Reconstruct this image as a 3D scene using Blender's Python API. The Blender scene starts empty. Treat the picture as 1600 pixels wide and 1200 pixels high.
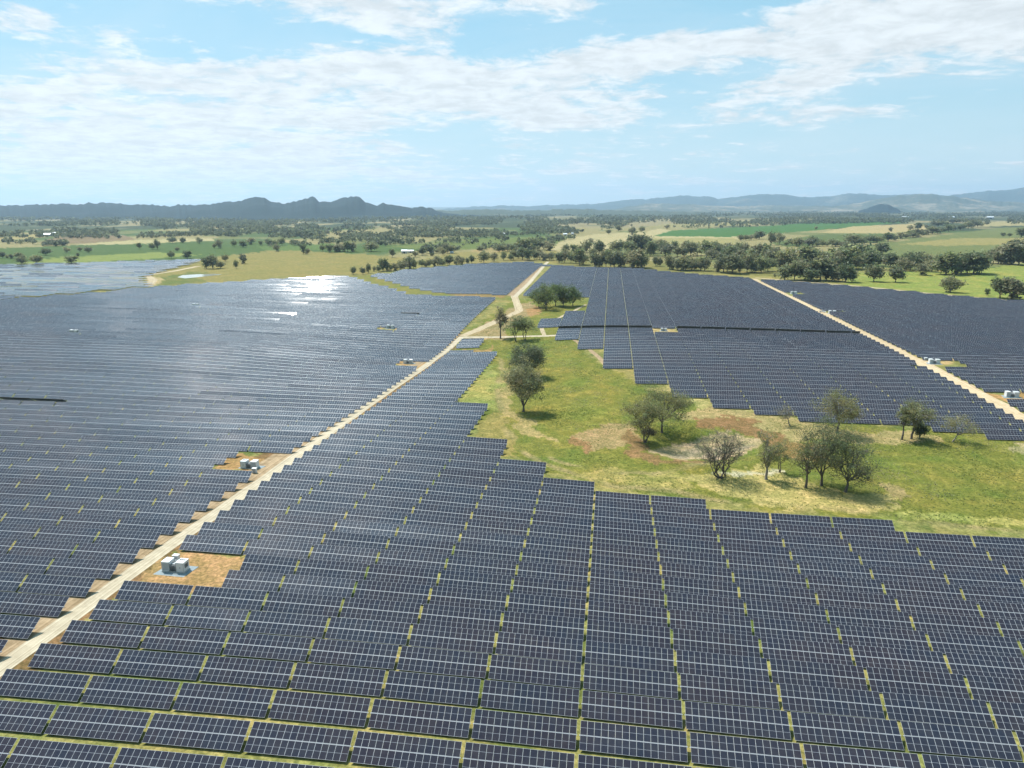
import bpy, math, random
import numpy as np
from mathutils import Vector, Matrix

sc = bpy.context.scene
COL = sc.collection
rng = np.random.default_rng(7)
random.seed(7)

# ------------------------------------------------------------------ camera
F = 1110.0
PITCH = math.atan(278 / 1110.0)
CZ = 84.6
cam = bpy.data.cameras.new("camera")
cam.sensor_fit = 'HORIZONTAL'
cam.sensor_width = 36.0
cam.lens = 36.0 * F / 1600.0
cam.clip_start = 1.0
cam.clip_end = 90000.0
camo = bpy.data.objects.new("camera", cam)
COL.objects.link(camo)
camo.location = (0, 0, CZ)
camo.rotation_euler = (math.pi / 2 - PITCH, 0, 0)
sc.camera = camo

# ------------------------------------------------------------------ light
SUN = Vector((-0.351, 0.385, 0.853)).normalized()       # towards the sun
SUN_EL = math.asin(SUN.z)
SUN_ROT = math.atan2(SUN.x, SUN.y)
sl = bpy.data.lights.new("sun", 'SUN')
sl.energy = 4.2
sl.angle = math.radians(0.53)
sl.color = (1.0, 0.955, 0.88)
slo = bpy.data.objects.new("sun", sl)
COL.objects.link(slo)
slo.location = (0, 0, 700)
slo.rotation_euler = (-SUN).to_track_quat('-Z', 'Y').to_euler()

sc.view_settings.view_transform = 'Standard'
sc.view_settings.look = 'None'
sc.view_settings.exposure = 0.85
sc.view_settings.gamma = 1.0
sc.cycles.max_bounces = 5
sc.cycles.diffuse_bounces = 2
sc.cycles.glossy_bounces = 2
sc.cycles.transmission_bounces = 2
sc.cycles.volume_bounces = 0
sc.cycles.transparent_max_bounces = 4

world = bpy.data.worlds.new("World")
sc.world = world
world.use_nodes = True


class NT:
    """tiny helper for building node graphs"""
    def __init__(self, tree):
        self.t = tree
        tree.nodes.clear()

    def n(self, typ, **kw):
        nd = self.t.nodes.new(typ)
        for k, v in kw.items():
            setattr(nd, k, v)
        return nd

    def set(self, sock, v):
        if hasattr(v, 'links') or isinstance(v, bpy.types.NodeSocket):
            self.t.links.new(v, sock)
        else:
            if sock.type == 'RGBA' and len(v) == 3:
                v = (*v, 1.0)
            sock.default_value = v

    def m(self, op, a, b=None, c=None, clamp=False):
        nd = self.n('ShaderNodeMath', operation=op, use_clamp=clamp)
        self.set(nd.inputs[0], a)
        if b is not None: self.set(nd.inputs[1], b)
        if c is not None: self.set(nd.inputs[2], c)
        return nd.outputs[0]

    def mix(self, f, a, b, typ='MIX'):
        nd = self.n('ShaderNodeMix', data_type='RGBA', blend_type=typ)
        self.set(nd.inputs[0], f)
        self.set(nd.inputs[6], a)
        self.set(nd.inputs[7], b)
        return nd.outputs[2]

    def ramp(self, v, a, b, lo=0.0, hi=1.0, smooth=True):
        nd = self.n('ShaderNodeMapRange', interpolation_type='SMOOTHSTEP' if smooth else 'LINEAR')
        self.set(nd.inputs[0], v)
        nd.inputs[1].default_value = a; nd.inputs[2].default_value = b
        nd.inputs[3].default_value = lo; nd.inputs[4].default_value = hi
        return nd.outputs[0]

    def noise(self, vec, scale, detail=3.0, rough=0.55, dist=0.0, dim='3D'):
        nd = self.n('ShaderNodeTexNoise', noise_dimensions=dim)
        self.set(nd.inputs['Vector'], vec)
        nd.inputs['Scale'].default_value = scale
        nd.inputs['Detail'].default_value = detail
        nd.inputs['Roughness'].default_value = rough
        nd.inputs['Distortion'].default_value = dist
        return nd.outputs[0]


# ---- sky: Nishita plus procedural cloud cover laid out by compass direction
w = NT(world.node_tree)
sky = w.n('ShaderNodeTexSky', sky_type='NISHITA', sun_disc=False)
sky.sun_elevation = SUN_EL
sky.sun_rotation = SUN_ROT
sky.altitude = 200
sky.air_density = 1.0
sky.dust_density = 0.6
sky.ozone_density = 1.6
tc = w.n('ShaderNodeTexCoord')
sep = w.n('ShaderNodeSeparateXYZ')
w.set(sep.inputs[0], tc.outputs['Generated'])
dx, dy, dz = sep.outputs
az = w.m('MULTIPLY', w.m('ARCTAN2', dx, dy), 57.2958)
el = w.m('MULTIPLY', w.m('ARCSINE', dz), 57.2958)
zz = w.m('ADD', w.m('MAXIMUM', dz, 0.0), 0.10)
comb = w.n('ShaderNodeCombineXYZ')
w.set(comb.inputs[0], w.m('DIVIDE', dx, zz))
w.set(comb.inputs[1], w.m('DIVIDE', dy, zz))
PV = comb.outputs[0]
n1 = w.noise(PV, 1.7, 9, 0.62, 0.6)
n2 = w.noise(PV, 6.5, 7, 0.66, 0.4)
fb = w.m('MULTIPLY_ADD', w.m('SUBTRACT', w.m('ADD', w.m('MULTIPLY', n1, 0.62), w.m('MULTIPLY', n2, 0.38)), 0.5), 1.75, 0.47)
BLOBS = [  # centre x, y and radii as seen on the skyline, weight
    (250, 185, 420, 85, .27), (420, 20, 330, 42, .30), (330, 235, 330, 50, .18), (60, 85, 110, 22, .16), (640, 150, 150, 42, .26),
    (930, 125, 300, 26, .30), (1060, 100, 110, 16, .22), (640, 55, 230, 36, .18), (1310, 92, 220, 46, .36), (1540, 40, 110, 32, .36),
    (1540, 110, 120, 46, .36), (1330, 14, 55, 10, .36), (890, 30, 80, 30, .18), (1220, 160, 90, 20, .30), (830, 185, 200, 36, .22),
    (1120, 245, 260, 18, .14), (900, 285, 1200, 40, .12), (200, 280, 420, 45, .16), (1290, 200, 200, 18, .22), (1010, 190, 220, 20, .2),
    (130, 62, 170, 20, -.22), (470, 88, 120, 14, -.20), (690, 230, 90, 28, -.22), (1180, 130, 40, 30, -.1), (1080, 30, 90, 40, -.16), (1400, 220, 300, 40, -.14),
]
cov = None
for bx, by, rx, ry, wt in BLOBS:
    a0 = math.degrees(math.atan2(bx - 800, 1144)); e0 = math.degrees(math.atan2(322 - by, 1120))
    ra = math.degrees(rx / 1200.0); re = math.degrees(ry / 1120.0)
    u = w.m('POWER', w.m('ABSOLUTE', w.m('DIVIDE', w.m('SUBTRACT', az, a0), ra)), 2.0)
    v = w.m('POWER', w.m('ABSOLUTE', w.m('DIVIDE', w.m('SUBTRACT', el, e0), re)), 2.0)
    g = w.m('MULTIPLY', w.m('EXPONENT', w.m('MULTIPLY', w.m('ADD', u, v), -1.0)), wt)
    cov = g if cov is None else w.m('ADD', cov, g)
up = w.ramp(el, 16, 40, 0.0, 0.05)
dens = w.ramp(w.m('ADD', w.m('ADD', fb, cov), up), 0.57, 0.80)
edge = w.ramp(w.m('ADD', w.m('MULTIPLY', n2, .6), w.m('MULTIPLY', w.noise(PV, 2.6, 5, .6), .4)), 0.38, 0.62, 0.80, 1.03)
cc = w.n('ShaderNodeCombineXYZ')
for i, k in enumerate((6.5, 6.75, 6.85)):
    w.set(cc.inputs[i], w.m('MULTIPLY', edge, k))
dotn = w.n('ShaderNodeVectorMath', operation='DOT_PRODUCT')
w.set(dotn.inputs[0], tc.outputs['Generated']); dotn.inputs[1].default_value = SUN
ang = w.m('MULTIPLY', w.m('ARCCOSINE', w.m('MINIMUM', dotn.outputs['Value'], 0.99999)), 57.2958)
aur = w.m('EXPONENT', w.m('MULTIPLY', w.m('POWER', w.m('DIVIDE', ang, 17.0), 2.0), -1.0))
hz = w.ramp(el, 0.0, 14.0, 0.6, 0.0)
skyc = w.mix(hz, w.mix(0.72, sky.outputs[0], (2.15, 4.6, 5.7)), (4.9, 5.9, 6.1))
veil = w.ramp(w.noise(PV, .9, 5, .6, .8), .30, .75, .02, .24)
skyc = w.mix(veil, skyc, (5.6, 6.2, 6.5))
colr = w.mix(w.m('MULTIPLY', dens, 0.86), skyc, cc.outputs[0])
bg = w.n('ShaderNodeBackground')
aurc = w.n('ShaderNodeVectorMath', operation='SCALE')
w.set(aurc.inputs[0], colr); w.set(aurc.inputs['Scale'], w.m('ADD', 1.0, w.m('MULTIPLY', aur, w.m('ADD', 4.6, w.m('MULTIPLY', dens, 3.0)))))
w.set(bg.inputs[0], aurc.outputs[0])
bg.inputs[1].default_value = 0.082
out = w.n('ShaderNodeOutputWorld')
w.set(out.inputs[0], bg.outputs[0])

# ------------------------------------------------------------------ survey frame and terrain
A = math.radians(7.81)
U2 = np.array([math.sin(A), math.cos(A)])       # along the columns of the solar farm
R2 = np.array([math.cos(A), -math.sin(A)])      # along its rows
CP = np.array([(0, 60, 2), (0, 93, 0), (0, 174, -4.3), (80, 93, -0.3), (150, 93, -1.5), (-150, 300, -7.5), (-300, 300, -7.5), (-400, 600, -7), (60, 406, -7.5), (36, 533, -7), (245, 533, -6.3), (150, 400, -6.3), (300, 400, -5.5), (300, 330, -5.5), (60, 300, -9.5), (100, 230, -9), (200, 230, -9.2), (0, 900, -8), (-300, 900, -8), (300, 900, -8), (600, 900, -7), (0, 1200, -8), (-600, 1200, -8), (600, 1200, -8), (-96.6, 94, -0.5), (-93.9, 113.8, -1.44), (-91.5, 131.6, -1.22), (-89, 149.5, -1.5), (-85.1, 178.2, -2.04), (-80.5, 211.9, -3.04), (-73.8, 260.4, -5.41), (-67.1, 309, -8.23), (45.3, 94.7, -1.09), (48.4, 117.5, -2.58), (52.8, 149.2, -5.25), (55.9, 172, -6.88), (81.1, 97.9, -1.73), (85.4, 129.6, -4.28), (-24.7, 97.3, 0.24), (-20.8, 126, -1.17), (17.7, 149, -3.19), (25.2, 203.5, -6.96), (151.2, 145.8, -6.19), (-52.9, 431.2, -13.5), (-37.4, 499.7, -15), (-14.6, 335.1, -10), (-190.6, 450.1, -8), (-220.5, 232.1, -4)], float)


def _k(r2): return np.where(r2 > 0, r2 * np.log(r2 + 1e-9), 0)


def _fit():
    xy = CP[:, :2] / 300; n = len(CP)
    K = _k(((xy[:, None] - xy[None]) ** 2).sum(-1)) + np.eye(n) * .02
    Pm = np.c_[np.ones(n), xy]
    M = np.zeros((n + 3, n + 3)); M[:n, :n] = K; M[:n, n:] = Pm; M[n:, :n] = Pm.T
    return np.linalg.solve(M, np.r_[CP[:, 2], 0, 0, 0])


WT = _fit()


def H(x, y):
    x = np.asarray(x, float); y = np.asarray(y, float); sh = np.broadcast(x, y).shape
    x = np.broadcast_to(x, sh).ravel(); y = np.broadcast_to(y, sh).ravel()
    o = np.empty(len(x)); n = len(CP)
    for i in range(0, len(x), 40000):
        a = np.c_[np.clip(x[i:i + 40000], -700, 700), np.clip(y[i:i + 40000], 40, 1250)] / 300
        o[i:i + 40000] = _k(((a[:, None] - CP[None, :, :2] / 300) ** 2).sum(-1)) @ WT[:n] + WT[n] + a @ WT[n + 1:]
    r = np.hypot(x, y); t = np.clip((r - 800) / 700, 0, 1); t = t * t * (3 - 2 * t)
    far = -8 + np.clip((r - 2500) / 4000, 0, 1) * (9 * np.sin(x / 900. + 1) * np.sin(y / 700.) + 5 * np.sin(x / 370. + y / 610.))
    return (o * (1 - t) + far * t).reshape(sh)


def H1(x, y): return float(H(np.array([x]), np.array([y]))[0])


CPI, SPI = math.cos(PITCH), math.sin(PITCH)


def at(px, py):
    """survey sight-line -> ground position (arrays)"""
    X = (np.atleast_1d(np.asarray(px, float)) - 800) / F; Y = -(np.atleast_1d(np.asarray(py, float)) - 600) / F
    dyw = CPI + Y * SPI; dzw = np.minimum(-SPI + Y * CPI, -0.0015)
    t = (CZ + 7) / -dzw
    for _ in range(40):
        t = .5 * t + .5 * (CZ - H(X * t, dyw * t)) / -dzw
    return X * t, dyw * t


def at1(px, py):
    a, b = at(px, py)
    return float(a[0]), float(b[0])


def pix(x, y, z):
    dzv = z - CZ; d = y * CPI - dzv * SPI; v = y * SPI + dzv * CPI
    d = np.where(d > 1, d, np.nan)
    return 800 + F * x / d, 600 - F * v / d


def inside(poly, x, y):
    p = np.asarray(poly, float); r = np.zeros(np.shape(x), bool)
    j = len(p) - 1
    for i in range(len(p)):
        xi, yi = p[i]; xj, yj = p[j]
        c = ((yi > y) != (yj > y)) & (x < (xj - xi) * (y - yi) / (yj - yi + 1e-12) + xi)
        r ^= c; j = i
    return r


def vnoise(x, y, s, seed=0):
    """smooth value noise in numpy"""
    x = x / s + 1000; y = y / s + 1000
    xi = np.floor(x).astype(np.int64); yi = np.floor(y).astype(np.int64); fx = x - xi; fy = y - yi
    fx = fx * fx * (3 - 2 * fx); fy = fy * fy * (3 - 2 * fy)

    def hsh(a, b):
        n = (a * 374761393 + b * 668265263 + seed * 982451653) & 0x7fffffff
        n = ((n ^ (n >> 13)) * 1274126177) & 0x7fffffff
        return ((n ^ (n >> 16)) & 0xffff) / 65535.0
    return (hsh(xi, yi) * (1 - fx) + hsh(xi + 1, yi) * fx) * (1 - fy) + (hsh(xi, yi + 1) * (1 - fx) + hsh(xi + 1, yi + 1) * fx) * fy


def lin(c):
    c = np.asarray(c, float) / 255.0
    return np.where(c <= .04045, c / 12.92, ((c + .055) / 1.055) ** 2.4)


# ------------------------------------------------------------------ mesh helpers
def bigmesh(name, V, Q, mats, mi=None, uv=None, col=None, smooth=False):
    """V (n,3), Q (m,k) faces with k corners; uv (m*k,2); col (n,3) per vertex"""
    V = np.asarray(V, np.float32); Q = np.asarray(Q, np.int32)
    me = bpy.data.meshes.new(name)
    m, k = Q.shape
    me.vertices.add(len(V)); me.vertices.foreach_set('co', V.ravel())
    me.loops.add(m * k); me.loops.foreach_set('vertex_index', Q.ravel())
    me.polygons.add(m)
    me.polygons.foreach_set('loop_start', np.arange(0, m * k, k, dtype=np.int32))
    me.polygons.foreach_set('loop_total', np.full(m, k, np.int32))
    for mt in (mats if isinstance(mats, (list, tuple)) else [mats]):
        me.materials.append(mt)
    if mi is not None: me.polygons.foreach_set('material_index', np.asarray(mi, np.int32))
    me.polygons.foreach_set('use_smooth', np.full(m, smooth, bool))
    if uv is not None:
        l = me.uv_layers.new(name='UVMap'); l.data.foreach_set('uv', np.asarray(uv, np.float32).ravel())
    if col is not None:
        ca = me.color_attributes.new('tint', 'FLOAT_COLOR', 'POINT')
        ca.data.foreach_set('color', np.c_[np.asarray(col, np.float32), np.ones(len(V), np.float32)].ravel())
    me.update(calc_edges=True); me.validate()
    return me


class MB:
    """collects boxes, tubes and quads into one mesh"""
    def __init__(self): self.V = []; self.Q = []; self.M = []

    def add(self, v, q, m=0):
        b = len(self.V); self.V += [tuple(p) for p in v]
        for f in q: self.Q.append([b + i for i in f]); self.M.append(m)

    def box(self, x0, x1, y0, y1, z0, z1, m=0, bev=0.0):
        v = [(x0, y0, z0), (x1, y0, z0), (x1, y1, z0), (x0, y1, z0), (x0, y0, z1), (x1, y0, z1), (x1, y1, z1), (x0, y1, z1)]
        self.add(v, [(0, 3, 2, 1), (4, 5, 6, 7), (0, 1, 5, 4), (1, 2, 6, 5), (2, 3, 7, 6), (3, 0, 4, 7)], m)

    def tube(self, p0, p1, r0, r1, n=6, m=0, cap=True):
        p0 = np.array(p0, float); p1 = np.array(p1, float); d = p1 - p0; L = np.linalg.norm(d)
        if L < 1e-6: return
        d /= L; a = np.cross(d, [0, 0, 1.0] if abs(d[2]) < .9 else [1.0, 0, 0]); a /= np.linalg.norm(a); b = np.cross(d, a)
        v = []
        for p, r in ((p0, r0), (p1, r1)):
            for i in range(n):
                t = 2 * math.pi * i / n; v.append(p + r * (math.cos(t) * a + math.sin(t) * b))
        q = [(i, (i + 1) % n, n + (i + 1) % n, n + i) for i in range(n)]
        if cap: q.append(tuple(range(n, 2 * n))); q.append(tuple(range(n - 1, -1, -1)))
        self.add(v, q, m)

    def mesh(self, name, mats, smooth=False):
        me = bpy.data.meshes.new(name); me.from_pydata(self.V, [], self.Q)
        for mt in (mats if isinstance(mats, (list, tuple)) else [mats]): me.materials.append(mt)
        me.polygons.foreach_set('material_index', self.M)
        me.polygons.foreach_set('use_smooth', [smooth] * len(self.Q))
        me.update(); return me


def link(name, data, parent=None, loc=None, rot=None):
    o = bpy.data.objects.new(name, data); COL.objects.link(o)
    if parent is not None: o.parent = parent
    if loc is not None: o.location = loc
    if rot is not None: o.rotation_euler = rot
    return o


def tag(o, label=None, cat=None, group=None, kind=None):
    if label: o['label'] = label
    if cat: o['category'] = cat
    if group: o['group'] = group
    if kind: o['kind'] = kind
    return o


def mat(name):
    m = bpy.data.materials.new(name); m.use_nodes = True
    return m, NT(m.node_tree)


def finish(t, col, rough=0.9, spec=0.2, metal=0.0, bump=None, bstr=0.3, bdist=0.1):
    p = t.n('ShaderNodeBsdfPrincipled')
    t.set(p.inputs['Base Color'], col); t.set(p.inputs['Roughness'], rough)
    t.set(p.inputs['Specular IOR Level'], spec); t.set(p.inputs['Metallic'], metal)
    if bump is not None:
        b = t.n('ShaderNodeBump'); t.set(b.inputs['Height'], bump)
        b.inputs['Strength'].default_value = bstr; b.inputs['Distance'].default_value = bdist
        t.set(p.inputs['Normal'], b.outputs[0])
    o = t.n('ShaderNodeOutputMaterial'); t.set(o.inputs[0], p.outputs[0])
    return p


def plain(name, col, rough=0.7, spec=0.3, metal=0.0, var=0.12, scale=2.0):
    m, t = mat(name); g = t.n('ShaderNodeNewGeometry')
    n = t.noise(g.outputs['Position'], scale, 4)
    finish(t, t.mix(1.0, (*col, 1), t.ramp_rgb(n, var) if hasattr(t, 'ramp_rgb') else (1, 1, 1, 1), 'MULTIPLY') if False else
           t.mix(n, tuple(c * (1 - var) for c in col), tuple(min(1, c * (1 + var)) for c in col)), rough, spec, metal)
    return m


# ------------------------------------------------------------------ materials
def make_ground_mat():
    m, t = mat('ground_cover')
    g = t.n('ShaderNodeNewGeometry'); P = g.outputs['Position']
    at_ = t.n('ShaderNodeAttribute', attribute_name='tint'); c = at_.outputs['Color']
    nA = t.noise(P, 0.035, 4, .6, .4); nB = t.noise(P, 0.22, 5, .65, .5); nC = t.noise(P, 1.1, 5, .75)
    c1 = t.mix(t.ramp(nA, .35, .7), t.mix(1, c, (.90, .95, .86, 1), 'MULTIPLY'), t.mix(1, c, (1.12, 1.05, 1.0, 1), 'MULTIPLY'))
    c2 = t.mix(t.ramp(nB, .42, .66), t.mix(1, c1, (.80, .84, .72, 1), 'MULTIPLY'), t.mix(1, c1, (1.22, 1.15, 1.16, 1), 'MULTIPLY'))
    c3 = t.mix(t.ramp(nC, .3, .75), t.mix(1, c2, (.52, .56, .50, 1), 'MULTIPLY'), t.mix(1, c2, (1.5, 1.43, 1.42, 1), 'MULTIPLY'))
    finish(t, c3, .95, .1, 0, nC, .5, .25)
    return m


def make_dirt_mat(name, a, b, streak=True):
    m, t = mat(name)
    g = t.n('ShaderNodeNewGeometry'); P = g.outputs['Position']
    uvn = t.n('ShaderNodeUVMap'); sp = t.n('ShaderNodeSeparateXYZ'); t.set(sp.inputs[0], uvn.outputs[0])
    n = t.noise(P, .35, 5, .65, .4); n2 = t.noise(P, 2.5, 4, .7)
    c = t.mix(t.ramp(n, .3, .7), a, b)
    if streak:
        cb = t.n('ShaderNodeCombineXYZ'); t.set(cb.inputs[0], t.m('MULTIPLY', sp.outputs[0], 9.0)); t.set(cb.inputs[1], t.m('MULTIPLY', sp.outputs[1], .05))
        s = t.noise(cb.outputs[0], 1.0, 3, .6)
        c = t.mix(t.ramp(s, .3, .7), t.mix(1, c, (.72, .69, .64, 1), 'MULTIPLY'), t.mix(1, c, (1.16, 1.15, 1.13, 1), 'MULTIPLY'))
    c = t.mix(n2, t.mix(1, c, (.85, .85, .85, 1), 'MULTIPLY'), t.mix(1, c, (1.13, 1.13, 1.13, 1), 'MULTIPLY'))
    finish(t, c, .95, .1, 0, n2, .4, .08)
    return m


def make_glass_mat():
    m, t = mat('photovoltaic_glass')
    uvn = t.n('ShaderNodeUVMap'); sp = t.n('ShaderNodeSeparateXYZ'); t.set(sp.inputs[0], uvn.outputs[0])
    oi = t.n('ShaderNodeObjectInfo')
    fx = t.m('FRACT', sp.outputs[0]); fy = t.m('FRACT', sp.outputs[1])
    ex = t.m('MULTIPLY', t.m('MINIMUM', fx, t.m('SUBTRACT', 1.0, fx)), 1.132)
    ey = t.m('MULTIPLY', t.m('MINIMUM', fy, t.m('SUBTRACT', 1.0, fy)), 2.28)
    em = t.m('MULTIPLY', t.m('ABSOLUTE', t.m('SUBTRACT', fy, 0.5)), 2.28)
    fr = t.m('MAXIMUM', t.m('LESS_THAN', ex, 0.021), t.m('LESS_THAN', ey, 0.026))
    md = t.m('LESS_THAN', em, 0.020)
    wn = t.n('ShaderNodeTexWhiteNoise', noise_dimensions='3D')
    cb = t.n('ShaderNodeCombineXYZ')
    t.set(cb.inputs[0], t.m('FLOOR', sp.outputs[0])); t.set(cb.inputs[1], t.m('FLOOR', sp.outputs[1])); t.set(cb.inputs[2], t.m('MULTIPLY', oi.outputs['Random'], 91.0))
    t.set(wn.inputs[0], cb.outputs[0])
    geo = t.n('ShaderNodeNewGeometry'); big = t.noise(geo.outputs['Position'], .045, 3, .6)
    # fine cell strings inside a module
    cx = t.m('FRACT', t.m('MULTIPLY', fx, 6.0)); cl = t.m('LESS_THAN', t.m('MINIMUM', cx, t.m('SUBTRACT', 1.0, cx)), 0.035)
    cell = t.mix(wn.outputs[0], (.019, .015, .023, 1), (.015, .0145, .025, 1))
    cell = t.mix(t.m('MULTIPLY', cl, 0.5), cell, (.045, .05, .065, 1))
    cell = t.mix(t.ramp(big, .35, .65), t.mix(1, cell, (1.15, .95, .95, 1), 'MULTIPLY'), t.mix(1, cell, (.9, 1.05, 1.15, 1), 'MULTIPLY'))
    dust = t.noise(geo.outputs['Position'], .5, 4, .65); cell = t.mix(t.ramp(dust, .35, .75, 0.0, .045), cell, (.30, .26, .20, 1))
    c = t.mix(t.m('MULTIPLY', md, .85), cell, (.32, .33, .36, 1))
    c = t.mix(fr, c, (.42, .43, .46, 1))
    p = finish(t, c, t.m('ADD', t.m('MULTIPLY', fr, .35), .05), .5)
    p.inputs['IOR'].default_value = 1.5
    return m


def make_leaf_mat():
    m, t = mat('gum_leaves')
    a = t.n('ShaderNodeAttribute', attribute_name='tint'); oi = t.n('ShaderNodeObjectInfo')
    c = t.mix(oi.outputs['Random'], t.mix(1, a.outputs['Color'], (.95, 1.0, 1.0, 1), 'MULTIPLY'), t.mix(1, a.outputs['Color'], (1.6, 1.5, 1.3, 1), 'MULTIPLY'))
    d = t.n('ShaderNodeBsdfDiffuse'); tr = t.n('ShaderNodeBsdfTranslucent'); gl = t.n('ShaderNodeBsdfGlossy')
    t.set(d.inputs[0], c); t.set(tr.inputs[0], c); gl.inputs['Roughness'].default_value = .5
    mx = t.n('ShaderNodeMixShader'); mx.inputs[0].default_value = .55; t.set(mx.inputs[1], d.outputs[0]); t.set(mx.inputs[2], tr.outputs[0])
    m2 = t.n('ShaderNodeMixShader'); m2.inputs[0].default_value = .02; t.set(m2.inputs[1], mx.outputs[0]); t.set(m2.inputs[2], gl.outputs[0])
    o = t.n('ShaderNodeOutputMaterial'); t.set(o.inputs[0], m2.outputs[0])
    return m


def make_hill_mat(name, dark, light, thr, sc_=0.0016):
    m, t = mat(name); g = t.n('ShaderNodeNewGeometry'); P = g.outputs['Position']
    n = t.noise(P, sc_, 6, .65, .6); n2 = t.noise(P, .012, 4, .7)
    c = t.mix(t.ramp(t.m('ADD', t.m('MULTIPLY', n, .65), t.m('MULTIPLY', n2, .35)), thr, thr + .12), dark, light)
    finish(t, c, .95, .1)
    return m


M_GROUND = make_ground_mat()
M_ROAD = make_dirt_mat('road_gravel', (.33, .285, .21, 1), (.43, .375, .285, 1))
M_TRACK = make_dirt_mat('track_earth', (.30, .24, .155, 1), (.41, .34, .235, 1))
M_VERGE = make_dirt_mat('verge_earth', (.20, .145, .085, 1), (.33, .245, .155, 1))
M_ORANGE = make_dirt_mat('road_clay', (.37, .28, .17, 1), (.47, .38, .26, 1))
M_GLASS = make_glass_mat()
M_ALU = plain('aluminium_frame', (.50, .51, .53), .45, .5, .0)
M_RAIL = plain('bright_rail', (.22, .225, .24), .5, .4)
M_BACK = plain('panel_backsheet', (.06, .06, .07), .6)
M_STEEL = plain('galvanised_steel', (.42, .43, .45), .45, .5, .3)
M_BARK = plain('gum_bark', (.12, .10, .085), .9, .1, 0, .35, 3)
M_BARKP = plain('pale_gum_bark', (.24, .21, .18), .9, .1, 0, .35, 3)
M_LEAF = make_leaf_mat()
M_WHITE = plain('white_container_paint', (.60, .61, .61), .5, .4, 0, .05)
M_GREYP = plain('grey_paint', (.34, .36, .37), .5, .4)
M_DARK = plain('dark_louvre', (.045, .05, .055), .6)
M_PAD = plain('blue_metal_gravel', (.20, .235, .25), .95, .1, 0, .3, 1.5)
M_CONC = plain('concrete', (.42, .41, .38), .9, .1, 0, .15)
M_ROOF = plain('corrugated_roof', (.62, .64, .66), .45, .4, .1, .08, .6)
M_WALL = plain('shed_wall', (.42, .40, .36), .8, .2)
M_RUB = plain('black_rubber', (.02, .02, .02), .8)
M_WIN = plain('dark_window_glass', (.02, .025, .03), .08, .5)
M_WATER = plain('dam_water', (.33, .33, .27), .12, .5, 0, .1, .05)

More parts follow.
